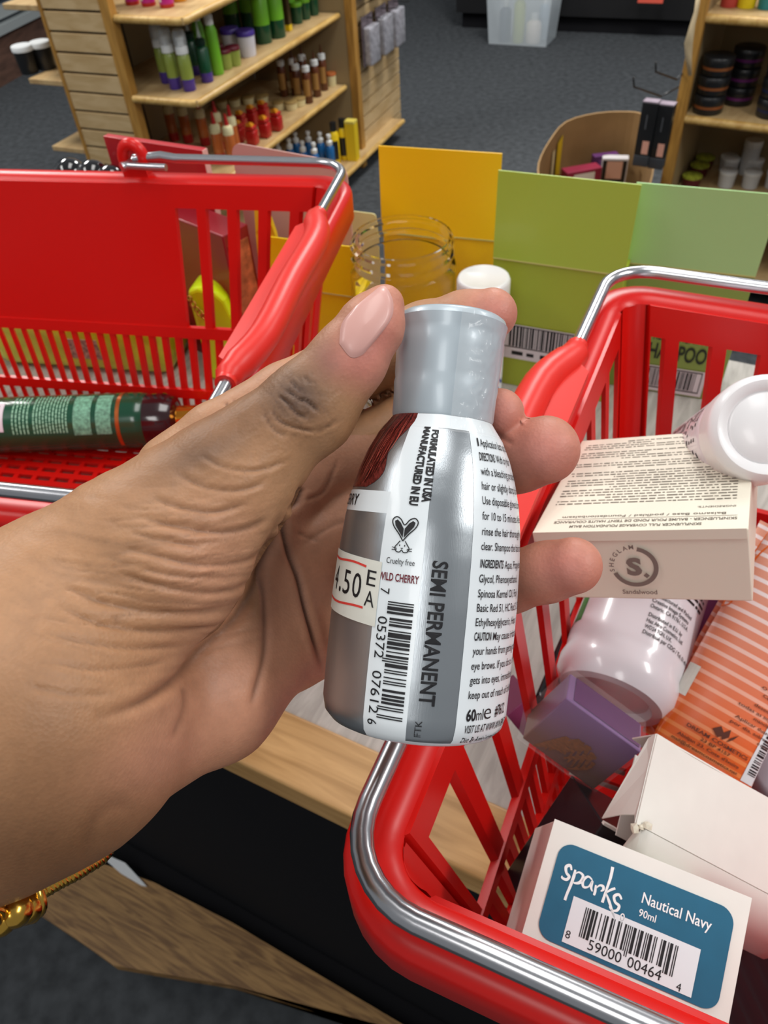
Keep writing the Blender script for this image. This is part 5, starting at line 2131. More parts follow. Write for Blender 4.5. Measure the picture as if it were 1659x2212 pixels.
for k in range(7):
    bm = bmesh.new()
    bmesh.ops.create_uvsphere(bm, u_segments=14, v_segments=8, radius=.0030)
    a = k * 2.4
    for v in bm.verts:
        v.co = v.co + Vector(kc) + Vector((.0032 * math.cos(a), .0026 * math.sin(a), .0026 * math.sin(a * 1.7)))
    mb.bm(bm)
mb.build('knot', m_bangle, t, True, off=off)
# ------------------------------------------------------------------ shop fittings in the background
m_maple = wood('maple_slatwall', '#cdb184', '#bb9c6c', scale=3, rough=0.5, stretch=(3, 3, 12))
m_ochre = wood('ochre_edge', '#b98a41', '#9d7030', scale=6, rough=0.45, stretch=(14, 14, 1.5))
m_shelf = wood('maple_shelf', '#c3a677', '#b09063', scale=4, rough=0.5, stretch=(8, 2, 4))
m_bull = wood('bullnose_edge', '#d0ac68', '#b58c48', scale=6, rough=0.4, stretch=(9, 2, 9))
m_groove = mat('groove_dark', '#4f4331', 0.8)
m_back = mat('back_panel', '#9c8763', 0.6, noise=0.06, nscale=6)


def hz(px, py, hd):
    """world point seen at a photo position, hd metres away measured along the floor"""
    r = ray(px, py)
    return EYE + r * (hd / math.hypot(r[0], r[1]))


Z2, Z3, ZB0, Z1 = 0.597, 0.338, 0.08, 0.815
GO = atz(290, 207, Z2)
GU = atz(425, 218, Z2) - GO
GU[2] = 0
GU /= np.linalg.norm(GU)
GV = np.array([-GU[1], GU[0], 0])
MG_ = frame(np.array([GO[0], GO[1], 0]), GU, GV)
g = thing('gondola_shelving', 'maple slatwall gondola with loaded shelves at upper left', 'shelving unit', MG_)
mb = MB()
pitch = 0.0575
z0 = 0.824 - pitch * 14
for k in range(22):
    a, b_ = max(z0 + k * pitch + 0.0035, 0.0), z0 + (k + 1) * pitch - 0.0035
    if b_ > 0.01:
        mb.box(-0.262, -0.042, 0.0, 0.012, a, b_, 0.0012)
mb.build('slat_panel', m_maple, g)
mb = MB()
mb.box(-0.262, -0.042, 0.0125, 0.020, 0, 1.28)
mb.build('groove_backing', m_groove, g)
for (a, b_) in ((-0.041, -0.006), (-0.275, -0.263)):
    mb = MB()
    mb.box(a, b_, -0.004, 0.03, 0, 1.29, 0.003)
    mb.build('edge_trim', m_ochre, g)
mb = MB()
mb.box(-0.215, -0.195, 0.031, 1.055, 0.0, 1.28)
mb.build('back_panel', m_back, g)
mb = MB()
mb.box(-0.1945, -0.192, 0.262, 0.268, 0.08, 1.2)
mb.build('panel_joint', m_groove, g)
mb = MB()
mb.box(-0.195, 0.262, 1.056, 1.072, 0.0, 1.28)
mb.build('divider_panel', m_back, g)
mb = MB()
mb.box(0.2625, 0.298, 1.052, 1.090, 0.0, 1.29, 0.003)
mb.build('edge_trim', m_ochre, g)
mb = MB()
for k in range(22):
    a, b_ = max(z0 + k * pitch + 0.0035, 0.0), z0 + (k + 1) * pitch - 0.0035
    if b_ > 0.01:
        mb.box(0.270, 0.282, 1.091, 1.56, a, b_)
mb.build('side_slat_panel', m_maple, g)
mb = MB()
mb.box(0.262, 0.2695, 1.091, 1.56, 0, 1.28)
mb.build('groove_backing', m_groove, g)


def shelf(z, u0, u1, v0, v1, corner=True):
    mb = MB()
    mb.box(u0, u1, v0 + 0.031, v1, z - 0.018, z)
    mb.box(-0.004, u1, v0, v0 + 0.031, z - 0.018, z)
    s = mb.build('shelf_board', m_shelf, g)
    mb = MB()
    r = 0.011
    path = [(max(u0, -0.003), v0 - 0.001, z - 0.009), (u1 - 0.015, v0 - 0.001, z - 0.009), (u1, v0 + 0.012, z - 0.009), (u1, v1, z - 0.009)]
    if not corner:
        path = path[2:]
        path[0] = (u1, v0, z - 0.009)
    mb.tube(path, r, 10)
    mb.build('bullnose_edge', m_bull, s, True, 50)


shelf(Z1, -0.194, 0.236, 0.012, 1.05)
shelf(Z2, -0.194, 0.234, 0.0, 1.05)
shelf(Z3, -0.194, 0.238, 0.0, 1.05)
shelf(ZB0, -0.194, 0.335, 0.0, 1.45)
for z in (0.623, 0.408, 0.835):
    mb = MB()
    mb.box(-0.42, -0.277, 0.002, 0.45, z - 0.016, z, 0.002)
    mb.build('wing_shelf', m_shelf, g)


# ---------------- product bottles, built once each and copied
def lathe_part(t, nm, prof, m, seg=20, sharp=50):
    mb = MB()
    mb.lathe(prof, seg)
    return mb.build(nm, m, t, True, sharp)


m_lime = mat('lime_plastic', '#6fb52a', 0.35, coat=.2)
m_lime2 = mat('olive_liquid', '#8a9a45', 0.25, coat=.3)
m_viol = mat('violet_plastic', '#45308a', 0.35, coat=.2)
m_bot = mat('bottle_green', '#12482e', 0.3, coat=.3)
m_wht = mat('white_closure', '#dfe2e2', 0.35)
m_fog = mat('clear_overcap', '#dfe6ea', 0.1, alpha=.35, coat=.5)
m_dcap = mat('dark_green_cap', '#0f2a20', .3)
m_mar = mat('maroon_lid', '#5a1622', .35, coat=.2)
m_cream2 = mat('pale_label', '#d8cda0', .5)
m_brown = mat('brown_bottle', '#5a2c12', .25, coat=.4)
m_tan = mat('tan_label', '#a5793f', .5)
m_amber = mat('amber_gel', '#b5602c', .2, coat=.5)
m_rbot = mat('bright_red_plastic', '#b01f1c', .3, coat=.3)
m_org = mat('orange_flip', '#d08a1c', .35)
m_blue = mat('blue_liquid', '#1f5f9a', .25, coat=.3)
m_yel = mat('shop_yellow', '#e3c11a', .4)
m_mag = mat('magenta_plastic', '#b3177f', .35, coat=.2)
m_kraft = mat('kraft_gold', '#9a7f4c', .45)
m_char = mat('charcoal_plastic', '#1b1c1e', .35, coat=.2)
m_cop = mat('copper_ring', '#a8653a', .35, metal=.5)
m_plumr = mat('plum_ring', '#6b2a6a', .35, metal=.2)


def foam_bottle(lb):
    t = thing('foam_bottle', lb, 'bottle')
    lathe_part(t, 'base', [(.019, 0), (.020, .002), (.020, .034)], m_viol)
    lathe_part(t, 'bottle_body', [(.020, .0341), (.0205, .07), (.0195, .098), (.013, .106)], m_lime2)
    lathe_part(t, 'pump_collar', [(.0195, .104), (.0195, .122), (.010, .130), (.010, .140), (.013, .142), (.011, .150), (0, .151)], m_wht)
    lathe_part(t, 'overcap', [(.0205, .128), (.0205, .158), (.016, .168), (0, .169)], m_fog)
    return t


def nozzle_bottle(lb):
    t = thing('nozzle_bottle', lb, 'bottle')
    lathe_part(t, 'base', [(.019, 0), (.020, .002), (.020, .028)], m_viol)
    lathe_part(t, 'bottle_body', [(.020, .0281), (.020, .095), (.012, .104)], m_bot)
    lathe_part(t, 'cap', [(.0125, .103), (.0165, .105), (.0165, .120), (.008, .126)], m_dcap)
    lathe_part(t, 'nozzle', [(.007, .126), (.003, .150), (.002, .168), (0, .169)], m_fog)
    return t


def lime_bottle(lb):
    t = thing('lime_bottle', lb, 'bottle')
    lathe_part(t, 'bottle_body', [(.018, 0), (.0195, .003), (.0195, .125), (.013, .142)], m_lime)
    lathe_part(t, 'cap', [(.012, .142), (.014, .143), (.014, .168), (.011, .172), (0, .172)], m_wht)
    return t


def tub(lb, body, lid, r, h, name='tub'):
    t = thing(name, lb, 'tub')
    lathe_part(t, 'tub_body', [(r * .84, 0), (r * .86, .002), (r * .96, h * .8)], body, 24)
    lathe_part(t, 'lid', [(r * .97, h * .8), (r, h * .81), (r, h * .97), (r * .95, h), (0, h)], lid, 24)
    return t


def tall_bottle(lb):
    t = thing('tall_bottle', lb, 'bottle')
    lathe_part(t, 'base', [(.029, 0), (.030, .002), (.030, .058)], m_bot)
    lathe_part(t, 'bottle_body', [(.030, .0581), (.030, .150), (.018, .164)], m_lime)
    lathe_part(t, 'cap', [(.017, .164), (.019, .165), (.019, .184), (0, .185)], m_wht)
    return t


def spout_bottle(lb):
    t = thing('spout_bottle', lb, 'bottle')
    lathe_part(t, 'base', [(.018, 0), (.019, .002), (.019, .030)], m_rbot)
    lathe_part(t, 'bottle_body', [(.019, .0301), (.0185, .095), (.015, .104)], m_amber)
    lathe_part(t, 'collar', [(.0185, .095), (.0185, .118), (.012, .124), (.006, .125)], m_cream2)
    lathe_part(t, 'spout', [(.0085, .124), (.006, .142), (.0035, .160), (0, .161)], m_rbot)
    return t


def flip_bottle(lb):
    t = thing('flip_top_bottle', lb, 'bottle')
    mb = MB()
    mb.box(-.019, .019, -.019, .019, 0, .050, .006)
    mb.build('bottle_body', m_rbot, t, True)
    mb = MB()
    mb.box(-.0165, .0165, -.0165, .0165, .0505, .064, .004)
    mb.build('cap', m_rbot, t, True)
    mb = MB()
    mb.hexa([(-.012, -.014, .0645), (.010, -.014, .0645), (.010, .010, .0645), (-.012, .010, .0645), (-.008, -.018, .078), (.006, -.018, .082), (.006, .004, .074), (-.008, .004, .072)])
    mb.build('flip_lid', m_org, t)
    return t


def brown_bottle(lb):
    t = thing('applicator_bottle', lb, 'bottle')
    lathe_part(t, 'bottle_body', [(.0165, 0), (.0175, .002), (.0175, .105), (.012, .115)], m_brown)
    mb = MB()
    mb.grid(lambda u, v: (.0178 * math.cos(u), .0178 * math.sin(u), v), np.linspace(math.radians(180), math.radians(330), 12), [.028, .088])
    mb.build('label', m_tan, t, True)
    lathe_part(t, 'collar', [(.0155, .114), (.0155, .132), (.006, .136)], m_wht)
    lathe_part(t, 'nozzle', [(.0055, .136), (.003, .155), (.002, .165), (0, .165)], m_brown)
    return t


def pump_bottle(lb):
    t = thing('pump_bottle', lb, 'bottle')
    lathe_part(t, 'bottle_body', [(.018, 0), (.019, .002), (.019, .075), (.012, .086)], m_blue)
    lathe_part(t, 'pump', [(.0125, .085), (.0135, .087), (.0135, .100), (.006, .106), (.006, .114), (.010, .116), (.009, .126), (0, .127)], m_wht)
    return t


def yellow_bottle(lb):
    t = thing('yellow_bottle', lb, 'bottle')
    lathe_part(t, 'bottle_body', [(.0185, 0), (.0195, .002), (.0195, .118), (.013, .130)], m_yel)
    mb = MB()
    mb.grid(lambda u, v: (.0198 * math.cos(u), .0198 * math.sin(u), v), np.linspace(math.radians(180), math.radians(340), 12), [.02, .095])
    mb.build('label', m_char, t, True)
    lathe_part(t, 'cap', [(.012, .130), (.0135, .131), (.0135, .165), (0, .166)], m_char)
    return t


def magenta_bottle(lb):
    t = thing('magenta_bottle', lb, 'bottle')
    lathe_part(t, 'base', [(.0215, 0), (.022, .002), (.022, .010)], m_rbot)
    lathe_part(t, 'bottle_body', [(.022, .0101), (.022, .12), (.012, .135)], m_mag)
    mb = MB()
    mb.grid(lambda u, v: (.0223 * math.cos(u), .0223 * math.sin(u), v), np.linspace(math.radians(235), math.radians(262), 6), [.016, .05])
    mb.build('label', m_wht, t, True)
    lathe_part(t, 'cap', [(.011, .135), (.013, .136), (.013, .16), (0, .16)], m_char)
    return t


def row(make, pts, z, labels, group, bay=None):
    first = None
    for k, (px, py) in enumerate(pts):
        p = atz(px, py, z)
        if bay is not None:                        # keep clear of the bay's side and back
            q = MR.inverted() @ Vector(p)
            q.x, q.y = max(q.x, bay + 0.006), min(q.y, 0.33 - bay)
            p = MR @ q
        M = stand((p[0], p[1], z + 0.0005), math.radians(-23))
        if first is None:
            first = make(labels[k])
            first['group'] = group
            first.matrix_world = M
        else:
            dup(first, M, labels[k])


row(foam_bottle, [(381, 191), (411, 195), (362, 178)], Z2,
    ['white pump foam bottle with violet base, nearest the shelf corner on its left', 'white pump foam bottle with violet base, nearest the shelf corner on its right', 'foam bottle half hidden behind the front pair on the shelf'],
    'foam bottles on the middle shelf')
row(nozzle_bottle, [(449, 176), (425, 160)], Z2, ['dark-capped green nozzle bottle with violet base in front of the lime bottles', 'dark-capped green nozzle bottle standing behind the foam bottles'], 'nozzle bottles on the middle shelf')
row(lime_bottle, [(472, 160), (444, 150)], Z2, ['lime bottle with pale cap next to the maroon-lidded jars', 'lime bottle with pale cap behind the dark-capped nozzle bottle'], 'lime bottles on the middle shelf')
row(lambda l: tub(l, m_lime2, m_mar, .025, .058, 'maroon_lid_jar'), [(489, 148), (508, 141), (474, 138)], Z2,
    ['green jar with maroon lid, front one of three', 'green jar with maroon lid beneath the violet-lidded tubs', 'green jar with maroon lid beside the lime bottle'], 'maroon-lidded jars')
row(lambda l: tub(l, mat('tub_white', '#cfd0dc', .4), m_viol, .034, .078, 'violet_lid_tub'), [(536, 120), (503, 115)], Z2, ['white tub with violet lid beside the tall green bottles', 'white tub with violet lid behind the maroon-lidded jars'],
    'violet-lidded tubs')
row(tall_bottle, [(571, 92), (601, 80), (541, 62), (505, 66), (626, 48)], Z2,
    ['tall green bottle with dark base, nearest the violet-lidded tubs', 'tall green bottle with dark base just past the nearest one', 'tall green bottle with dark base in the back row, middle',
     'tall green bottle with dark base in the back row, left end', 'tall green bottle with dark base in the back row, right end'], 'tall green bottles')
row(lambda l: tub(l, m_bot, m_lime, .024, .07, 'green_tub'), [(643, 50), (660, 41), (678, 32)], Z2,
    ['small dark green tub, nearest of three at the far shelf end', 'small dark green tub, middle of three at the far shelf end', 'small dark green tub farthest along the shelf'], 'small green tubs')
p = atz(622, 66, Z2)
t = thing('black_gold_box', 'slim black box with yellow foot between the tall green bottles and tubs', 'box', stand((p[0], p[1], Z2 + .0005), math.radians(-23)))
mb = MB()
mb.box(-.014, .014, -.012, .012, .02, .13, .001)
mb.build('box_body', mat('black_gold', '#3a2d14', .4), t)
mb = MB()
mb.box(-.0142, .0142, -.0122, .0122, 0, .0198, .001)
mb.build('foot_band', m_yel, t)
row(spout_bottle, [(378, 303), (408, 307), (445, 313), (480, 322), (478, 348), (511, 331), (505, 352)], Z3,
    ['red-spouted amber bottle, first from the slatwall end', 'red-spouted amber bottle, second from the slatwall end', 'red-spouted amber bottle, third from the slatwall end', 'red-spouted amber bottle, fourth in the back row',
     'red-spouted amber bottle pulled to the front of its shelf', 'red-spouted amber bottle next to the flip-top bottles', 'red-spouted amber bottle just above the pink card'], 'red-spouted amber bottles')
row(flip_bottle, [(575, 296), (600, 281), (548, 312), (525, 285), (548, 272), (572, 262), (520, 306)], Z3,
    ['red flip-top bottle by the shelf edge, left of the last', 'red flip-top bottle farthest along the shelf edge', 'red flip-top bottle at the near end of the front row', 'red flip-top bottle in the back row, nearest',
     'red flip-top bottle in the back row, middle', 'red flip-top bottle in the back row, farthest', 'red flip-top bottle touching the amber spout bottles'], 'red flip-top bottles')
row(lambda l: tub(l, m_cream2, m_kraft, .026, .030, 'kraft_tin'), [(480, 232), (508, 228), (538, 224), (568, 222), (603, 236), (630, 236), (648, 228)], Z3,
    ['low gold-lidded tin at the back, first from the left', 'low gold-lidded tin at the back, second from the left', 'low gold-lidded tin at the back, third from the left', 'low gold-lidded tin at the back, fourth from the left',
     'low gold-lidded tin in front, left of three', 'low gold-lidded tin in front, middle of three', 'low gold-lidded tin in front, nearest the brown bottles'], 'gold-lidded tins')
row(brown_bottle, [(668, 222), (686, 208), (701, 194), (647, 218), (640, 205), (615, 208), (660, 196)], Z3,
    ['white-collared brown bottle in the front row, nearest', 'white-collared brown bottle in the front row, middle', 'white-collared brown bottle in the front row, next to the amber jar', 'white-collared brown bottle, second row nearest',
     'white-collared brown bottle in the back, middle', 'white-collared brown bottle in the back, left end', 'white-collared brown bottle in the back, right end'], 'white-collared brown bottles')
row(lambda l: tub(l, m_cream2, m_amber, .022, .05, 'amber_jar'), [(717, 185)], Z3, ['small amber jar with pale label at the far shelf end'], 'amber jars')
row(pump_bottle, [(608, 372), (632, 366), (660, 372), (684, 376), (672, 350), (697, 352), (716, 358), (645, 352)], ZB0,
    ['white pump bottle on the lowest shelf, leftmost', 'white pump bottle on the lowest shelf, second from the left', 'white pump bottle on the lowest shelf, third from the left in front', 'white pump bottle on the lowest shelf, fourth in front',
     'white pump bottle in the second row, middle', 'white pump bottle in the second row, right', 'white pump bottle with blue body beside the yellow bottles', 'white pump bottle in the second row, left'], 'white pump bottles')
row(yellow_bottle, [(727, 352), (745, 344)], ZB0, ['black-capped yellow bottle, nearer of two on the lowest shelf', 'black-capped yellow bottle beside the tall yellow box'], 'black-capped yellow bottles')
p = atz(764, 345, ZB0)
t = thing('yellow_box', 'tall plain yellow box at the end of the lowest shelf', 'box', stand((p[0], p[1], ZB0 + .0005), math.radians(-23)))
mb = MB()
mb.box(-.022, .022, -.02, .02, 0, .16, .001)
mb.build('box_body', m_yel, t)
mb = MB()
mb.box(-.0222, .0222, -.0202, .0202, .150, .1605, .001)
mb.build('box_lid', mat('pale_yellow', '#d9c65a', .5), t)
row(magenta_bottle, [(287, 9), (322, 12), (362, 15)], Z1, ['magenta bottle foot on the top shelf, leftmost', 'magenta bottle foot on the top shelf, middle of three', 'magenta bottle foot on the top shelf by the orange tub'], 'magenta bottles')
row(lambda l: tub(l, m_org, m_rbot, .026, .05, 'orange_tub'), [(388, 2)], Z1, ['orange tub just past the magenta bottles'], 'orange tubs')
row(lambda l: tub(l, m_char, m_wht, .035, .082, 'black_tub'), [(66, 157), (104, 148)], 0.623, ['black tub with white lid on the left wing shelf', 'black tub with white lid half hidden by the slatwall panel'], 'black tubs')

# packs hanging on the far slatwall
m_pack = mat('hazy_pack', '#9b9aa2', .3, noise=.35, nscale=50, coat=.3)
m_pack2 = mat('pack_backing', '#6a5f66', .4, noise=.6, nscale=90)
first = None
for k, (v, z, lb) in enumerate([(1.16, .66, 'grey accessory pack, upper peg, nearest'), (1.30, .655, 'grey accessory pack with coloured beads, upper peg, middle'), (1.43, .65, 'grey accessory pack, upper peg, farthest'),
                                (1.16, .42, 'grey accessory pack, lower peg, nearest'), (1.31, .42, 'grey accessory pack, lower peg, middle'), (1.45, .415, 'grey accessory pack, lower peg, farthest')]):
    q_ = GO + GU * 0.31 + GV * v
    M = frame(np.array([q_[0], q_[1], z]), GV, np.array([0, 0, 1]))
    if first is None:
        first = thing('hanging_pack', lb, 'pack', M, 'accessory packs on the far slatwall')
        mb = MB()
        mb.box(-.055, .055, -.03, .15, -.004, .0, .001)
        mb.build('backing_card', m_pack2, first)
        mb = MB()
        mb.box(-.050, .050, -.025, .115, .0005, .034, .008)
        mb.build('blister', m_pack, first, True)
        mb = MB()
        mb.tube([(0, .14, -.03), (0, .14, .07), (0, .15, .078)], .0018, 8)
        mb.build('peg', m_char, first, True)
    else:
        dup(first, M, lb)

# ------------------------------------------------------------------ shelving bay on the right
RA = atz(1478, 250, 0.539)
RU = atz(1659, 272, 0.539) - RA
RU[2] = 0
RU /= np.linalg.norm(RU)
RV = np.array([-RU[1], RU[0], 0])
MR = frame(np.array([RA[0], RA[1], 0]), RU, RV)
r = thing('shelf_bay', 'wooden shelf bay with ochre edge at upper right, jars on its shelves', 'shelving unit', MR)
mb = MB()
mb.box(-0.022, -0.001, 0.012, 0.40, 0, 1.2)
mb.build('side_panel', m_back, r)
mb = MB()
mb.box(-0.028, 0.004, -0.012, 0.0115, 0, 1.2, .004)
mb.build('edge_trim', m_ochre, r, True)
mb = MB()
mb.box(-0.001, 1.1, 0.34, 0.36, 0, 1.2)
mb.build('back_panel', m_back, r)
for z in (0.79, 0.539, 0.29, 0.08):
    mb = MB()
    mb.box(0.0, 1.1, 0.004, 0.339, z - .018, z)
    s_ = mb.build('shelf_board', m_shelf, r)
    mb = MB()
    mb.tube([(0.004, 0.002, z - .009), (1.1, 0.002, z - .009)], .0115, 10)
    mb.build('bullnose_edge', m_bull, s_, True, 50)


def jar_proto(name, lb, ring):
    t = thing(name, lb, 'jar')
    lathe_part(t, 'jar_body', [(.038, 0), (.041, .003), (.041, .016)], m_char, 28)
    lathe_part(t, 'ring', [(.0412, .0161), (.0412, .024)], ring, 28)
    lathe_part(t, 'lid', [(.042, .0241), (.043, .026), (.043, .046), (.041, .048), (0, .048)], m_char, 28)
    return t


for (px, py, n, rg_, nm, desc) in ((1516, 240, 3, m_cop, 'copper_ring_jar', 'copper-ringed black jar, left stack'), (1591, 222, 3, m_plumr, 'plum_ring_jar', 'plum-ringed black jar, middle stack'),
                                   (1664, 250, 3, mat('navy_ring', '#1b2240', .35), 'navy_ring_jar', 'navy-ringed black jar, right stack')):
    p = atz(px, py, 0.539)
    q = MR.inverted() @ Vector(p)
    q.x = max(q.x, 0.050)
    p = MR @ q
    first = None
    for k in range(n):
        M = stand((p[0] + .002 * k, p[1] + .003 * k, 0.5395 + .0485 * k))
        lb = desc + (', at the bottom' if k == 0 else ', on top' if k == n - 1 else ', in between')
        if first is None:
            first = jar_proto(nm, lb, rg_)
            first['group'] = 'stacked black jars'
            first.matrix_world = M
        else:
            dup(first, M, lb)
row(lambda l: tub(l, m_mar, mat('yellow_green_lid', '#a3ad3a', .4, noise=.5, nscale=60), .030, .036, 'yellow_lid_jar'), [(1490, 402), (1493, 376), (1497, 352)], 0.29,
    ['small jar with yellow-green lid, nearest of three', 'small jar with yellow-green lid, middle of three', 'small jar with yellow-green lid, farthest of three'], 'yellow-green lidded jars', .030)
m_wtub = mat('white_tub', '#cfd2d4', .4)
row(lambda l: tub(l, m_wtub, m_wht, .027, .050, 'white_tub'), [(1566, 402), (1573, 374), (1580, 350), (1618, 404), (1624, 376), (1630, 350), (1668, 404)], 0.29,
    ['white tub on the lowest shelf, left row nearest', 'white tub on the lowest shelf, left row second', 'white tub on the lowest shelf, left row farthest', 'white tub on the lowest shelf, right row nearest',
     'white tub on the lowest shelf, right row second', 'white tub on the lowest shelf, right row farthest', 'white tub at the right frame edge'], 'white tubs', .027)
row(lambda l: tub(l, m_wtub, m_wht, .028, .105, 'tall_white_tub'), [(1645, 318)], 0.29, ['taller white tub standing behind the small white ones'], 'tall white tubs', .028)
for px, c, nm, lb in ((1566, '#b8403a', 'coral_tub', 'coral tub on the top shelf of the right bay'), (1611, '#e0c818', 'bright_yellow_tub', 'bright yellow tub on the top shelf of the right bay'),
                      (1655, '#1d7f86', 'turquoise_tub', 'turquoise tub on the top shelf of the right bay')):
    row(lambda l: tub(l, mat(nm, c, .4, coat=.2), m_wht, .0265, .09, nm), [(px, 13 + (px - 1566) * .06)], 0.79, [lb], 'coloured tubs on the right bay', .031)
# pegs and slim black packs on the bay's outer side
for k, (tipx, tipy, bx, by, lb) in enumerate(((1365, 186, 1428, 208, 'bent black peg hook, lower one'), (1413, 154, 1462, 172, 'bent black peg hook, upper one'))):
    a, b_ = hz(tipx, tipy, 2.30), hz(bx, by, 2.44)
    d_ = (a - b_)
    t = thing('peg_hook', lb, 'hook', Matrix.Translation(Vector(b_)), 'peg hooks on the right bay')
    mb = MB()
    mb.tube([(0, 0, 0), tuple(d_ * .93), tuple(d_ + [0, 0, .022])], .0025, 8)
    mb.build('wire', m_char, t, True)
    e_ = (RA - RU * .028 + RV * .05)
    mb = MB()
    ln = np.array([e_[0], e_[1], b_[2]]) - b_
    mb.tube([(0, 0, 0), tuple(ln)], .0025, 8)
    mb.build('wire_end', m_char, t, True)
first = None
for k, (tx, ty, bx, by, lb) in enumerate(((1412, 215, 1398, 352, 'slim black hang pack, left of the pair by the ochre edge'), (1446, 222, 1432, 358, 'slim black hang pack, right of the pair by the ochre edge'))):
    a = hz(tx, ty, 2.36)
    b_ = hz(bx, by, 2.36)
    hgt = a[2] - b_[2]
    M = frame(np.array([a[0], a[1], b_[2]]), RU, np.array([0, 0, 1.0]))
    if first is None:
        first = thing('slim_pack', lb, 'pack', M, 'slim black hang packs')
        mb = MB()
        mb.box(-.021, .021, .03, hgt, 0, .03, .002)
        mb.build('box_body', m_char, first, True)
        mb = MB()
        mb.box(-.021, .021, 0, .0298, 0, .03, .002)
        mb.build('grey_foot', mat('slate_foot', '#3a3c40', .4), first, True)
        mb = MB()
        mb.box(-.0205, .0205, hgt, hgt + .003, 0.0005, .0295)
        mb.build('lilac_top', mat('lilac_card', '#9a8c98', .5), first)
        mb = MB()
        put_rect(mb, lambda x, y: (x, y, .0304), -.002, .016, .035, .07)
        mb.build('portrait_print', mat('peach_print', '#d39a86', .5), first)
        mb = MB()
        put_rect(mb, lambda x, y: (x, y, .0304), -.004, 0.0, .10, hgt - .03)
        mb.build('grey_lettering', mat('dim_grey_print', '#4a4c50', .5), first)
    else:
        dup(first, M, lb)
# torn paper hanging at the bay's outer edge
t = thing('paper_strip', 'torn beige paper strip hanging on the outer edge of the right bay', 'paper strip', Matrix.Translation(Vector(tuple(hz(1492, 150, 2.42)))))
o_ = hz(1492, 150, 2.42)
mb = MB()
pth = [hz(1510, -10, 2.45), hz(1505, 25, 2.44), hz(1497, 55, 2.42), hz(1490, 95, 2.41), hz(1489, 130, 2.43), hz(1491, 165, 2.43)]
ww = [.006, .006, .008, .014, .010, .004]
L_l = [p - RU * w for p, w in zip(pth, ww)]
R_l = [p + RU * w * .4 + RV * .01 for p, w in zip(pth, ww)]
mb.add([p - o_ for p in L_l] + [p - o_ for p in R_l], [(i, i + 1, 7 + i, 6 + i) for i in range(5)])
so = mb.build('paper', mat('beige_paper', '#b9a684', .7), t, True).modifiers.new('thick', 'SOLIDIFY')
so.thickness = .0015
# ------------------------------------------------------------------ cardboard bin on the carpet
m_kbox = mat('cardboard', '#9a7a4f', .75, noise=.10, nscale=12)
ZC = 0.40
rim_px = [(1163, 392), (1162, 352), (1185, 305), (1222, 262), (1290, 243), (1360, 240), (1390, 246), (1412, 264), (1416, 330), (1405, 400), (1375, 440), (1280, 440), (1200, 420)]
rim = np.array([atz(px, py, ZC) for px, py in rim_px])
rim = spline(list(rim) + [rim[0]], 3)[:-1]
rim[:, 2] = ZC
cen = rim.mean(0)
t = thing('cardboard_bin', 'bulging open cardboard carton on the carpet, holding loose packs', 'cardboard box', stand((cen[0], cen[1], 0)))
mb = MB()
n_ = len(rim)
c2_ = np.array([cen[0], cen[1], 0])
ro = [p - c2_ for p in rim]
rings_ = []
for zz, sc in ((0.0, .92), (.2, 1.0), (ZC, 1.0)):
    rings_.append([(p[0] * sc, p[1] * sc, zz) for p in ro])
for zz, sc in ((ZC, .975), (.2, .975), (0.006, .90)):
    rings_.append([(p[0] * sc, p[1] * sc, zz) for p in ro])
vs = [p for rg2 in rings_ for p in rg2]
fs = [(j * n_ + i, j * n_ + (i + 1) % n_, (j + 1) * n_ + (i + 1) % n_, (j + 1) * n_ + i) for j in range(5) for i in range(n_)]
fs.append(tuple(range(n_ - 1, -1, -1)))
fs.append(tuple(5 * n_ + i for i in range(n_)))
mb.add(vs, fs)
bm_ = mb.build('box_wall', m_kbox, t)
bm_.data.validate()
mb = MB()
a_, b_ = np.array(ro[9]), np.array(ro[6])
for f0, f1, nm in ((.15, .45, 'x'),):
    p_, q_ = a_ + (b_ - a_) * f0, a_ + (b_ - a_) * f1
    mb.add([(p_[0] * .968, p_[1] * .968, .37), (q_[0] * .968, q_[1] * .968, .36), (q_[0] * .966, q_[1] * .966, .18), (p_[0] * .966, p_[1] * .966, .19)], [(0, 1, 2, 3)])
mb.build('yellow_tape', m_yel, t)
mb = MB()
p_, q_ = a_ + (b_ - a_) * .6, a_ + (b_ - a_) * .75
mb.add([(p_[0] * .968, p_[1] * .968, .35), (q_[0] * .968, q_[1] * .968, .35), (q_[0] * .966, q_[1] * .966, .12), (p_[0] * .966, p_[1] * .966, .12)], [(0, 1, 2, 3)])
mb.build('pale_tape', m_cream2, t)
for nm, lb, px, py, ang, sz, cbody, cface in (
        ('doll_box', 'white and black pack with a face picture inside the cardboard bin', 1328, 352, -15, (.09, .035, .15), '#cfcbcc', '#d3a48c'),
        ('maroon_pack', 'maroon and white pack lying in the cardboard bin', 1255, 376, 12, (.13, .05, .10), '#8a1f3c', '#d6cfc4'),
        ('purple_pack', 'purple pack behind the maroon one in the cardboard bin', 1306, 346, 6, (.09, .03, .12), '#5a2c63', '#7d4a86')):
    p = atz(px, py, .26)
    t = thing(nm, lb, 'pack', stand((p[0], p[1], .012), math.radians(ang)))
    mb = MB()
    mb.box(-sz[0] / 2, sz[0] / 2, -sz[1] / 2, sz[1] / 2, 0, .27, .003)
    mb.build('pack_body', mat(nm, cbody, .4, coat=.2), t)
    mb = MB()
    put_rect(mb, lambda x, y: (x, -sz[1] / 2 - .0006, y), -sz[0] * .3, sz[0] * .3, .20, .26)
    if nm == 'doll_box':
        mb2 = MB()
        put_rect(mb2, lambda x, y: (x, -sz[1] / 2 - .0004, y), -sz[0] * .45, sz[0] * .45, .17, .262)
        mb2.build('dark_panel', m_char, t)
    mb.build('picture_panel', mat(nm + 'f', cface, .5), t)

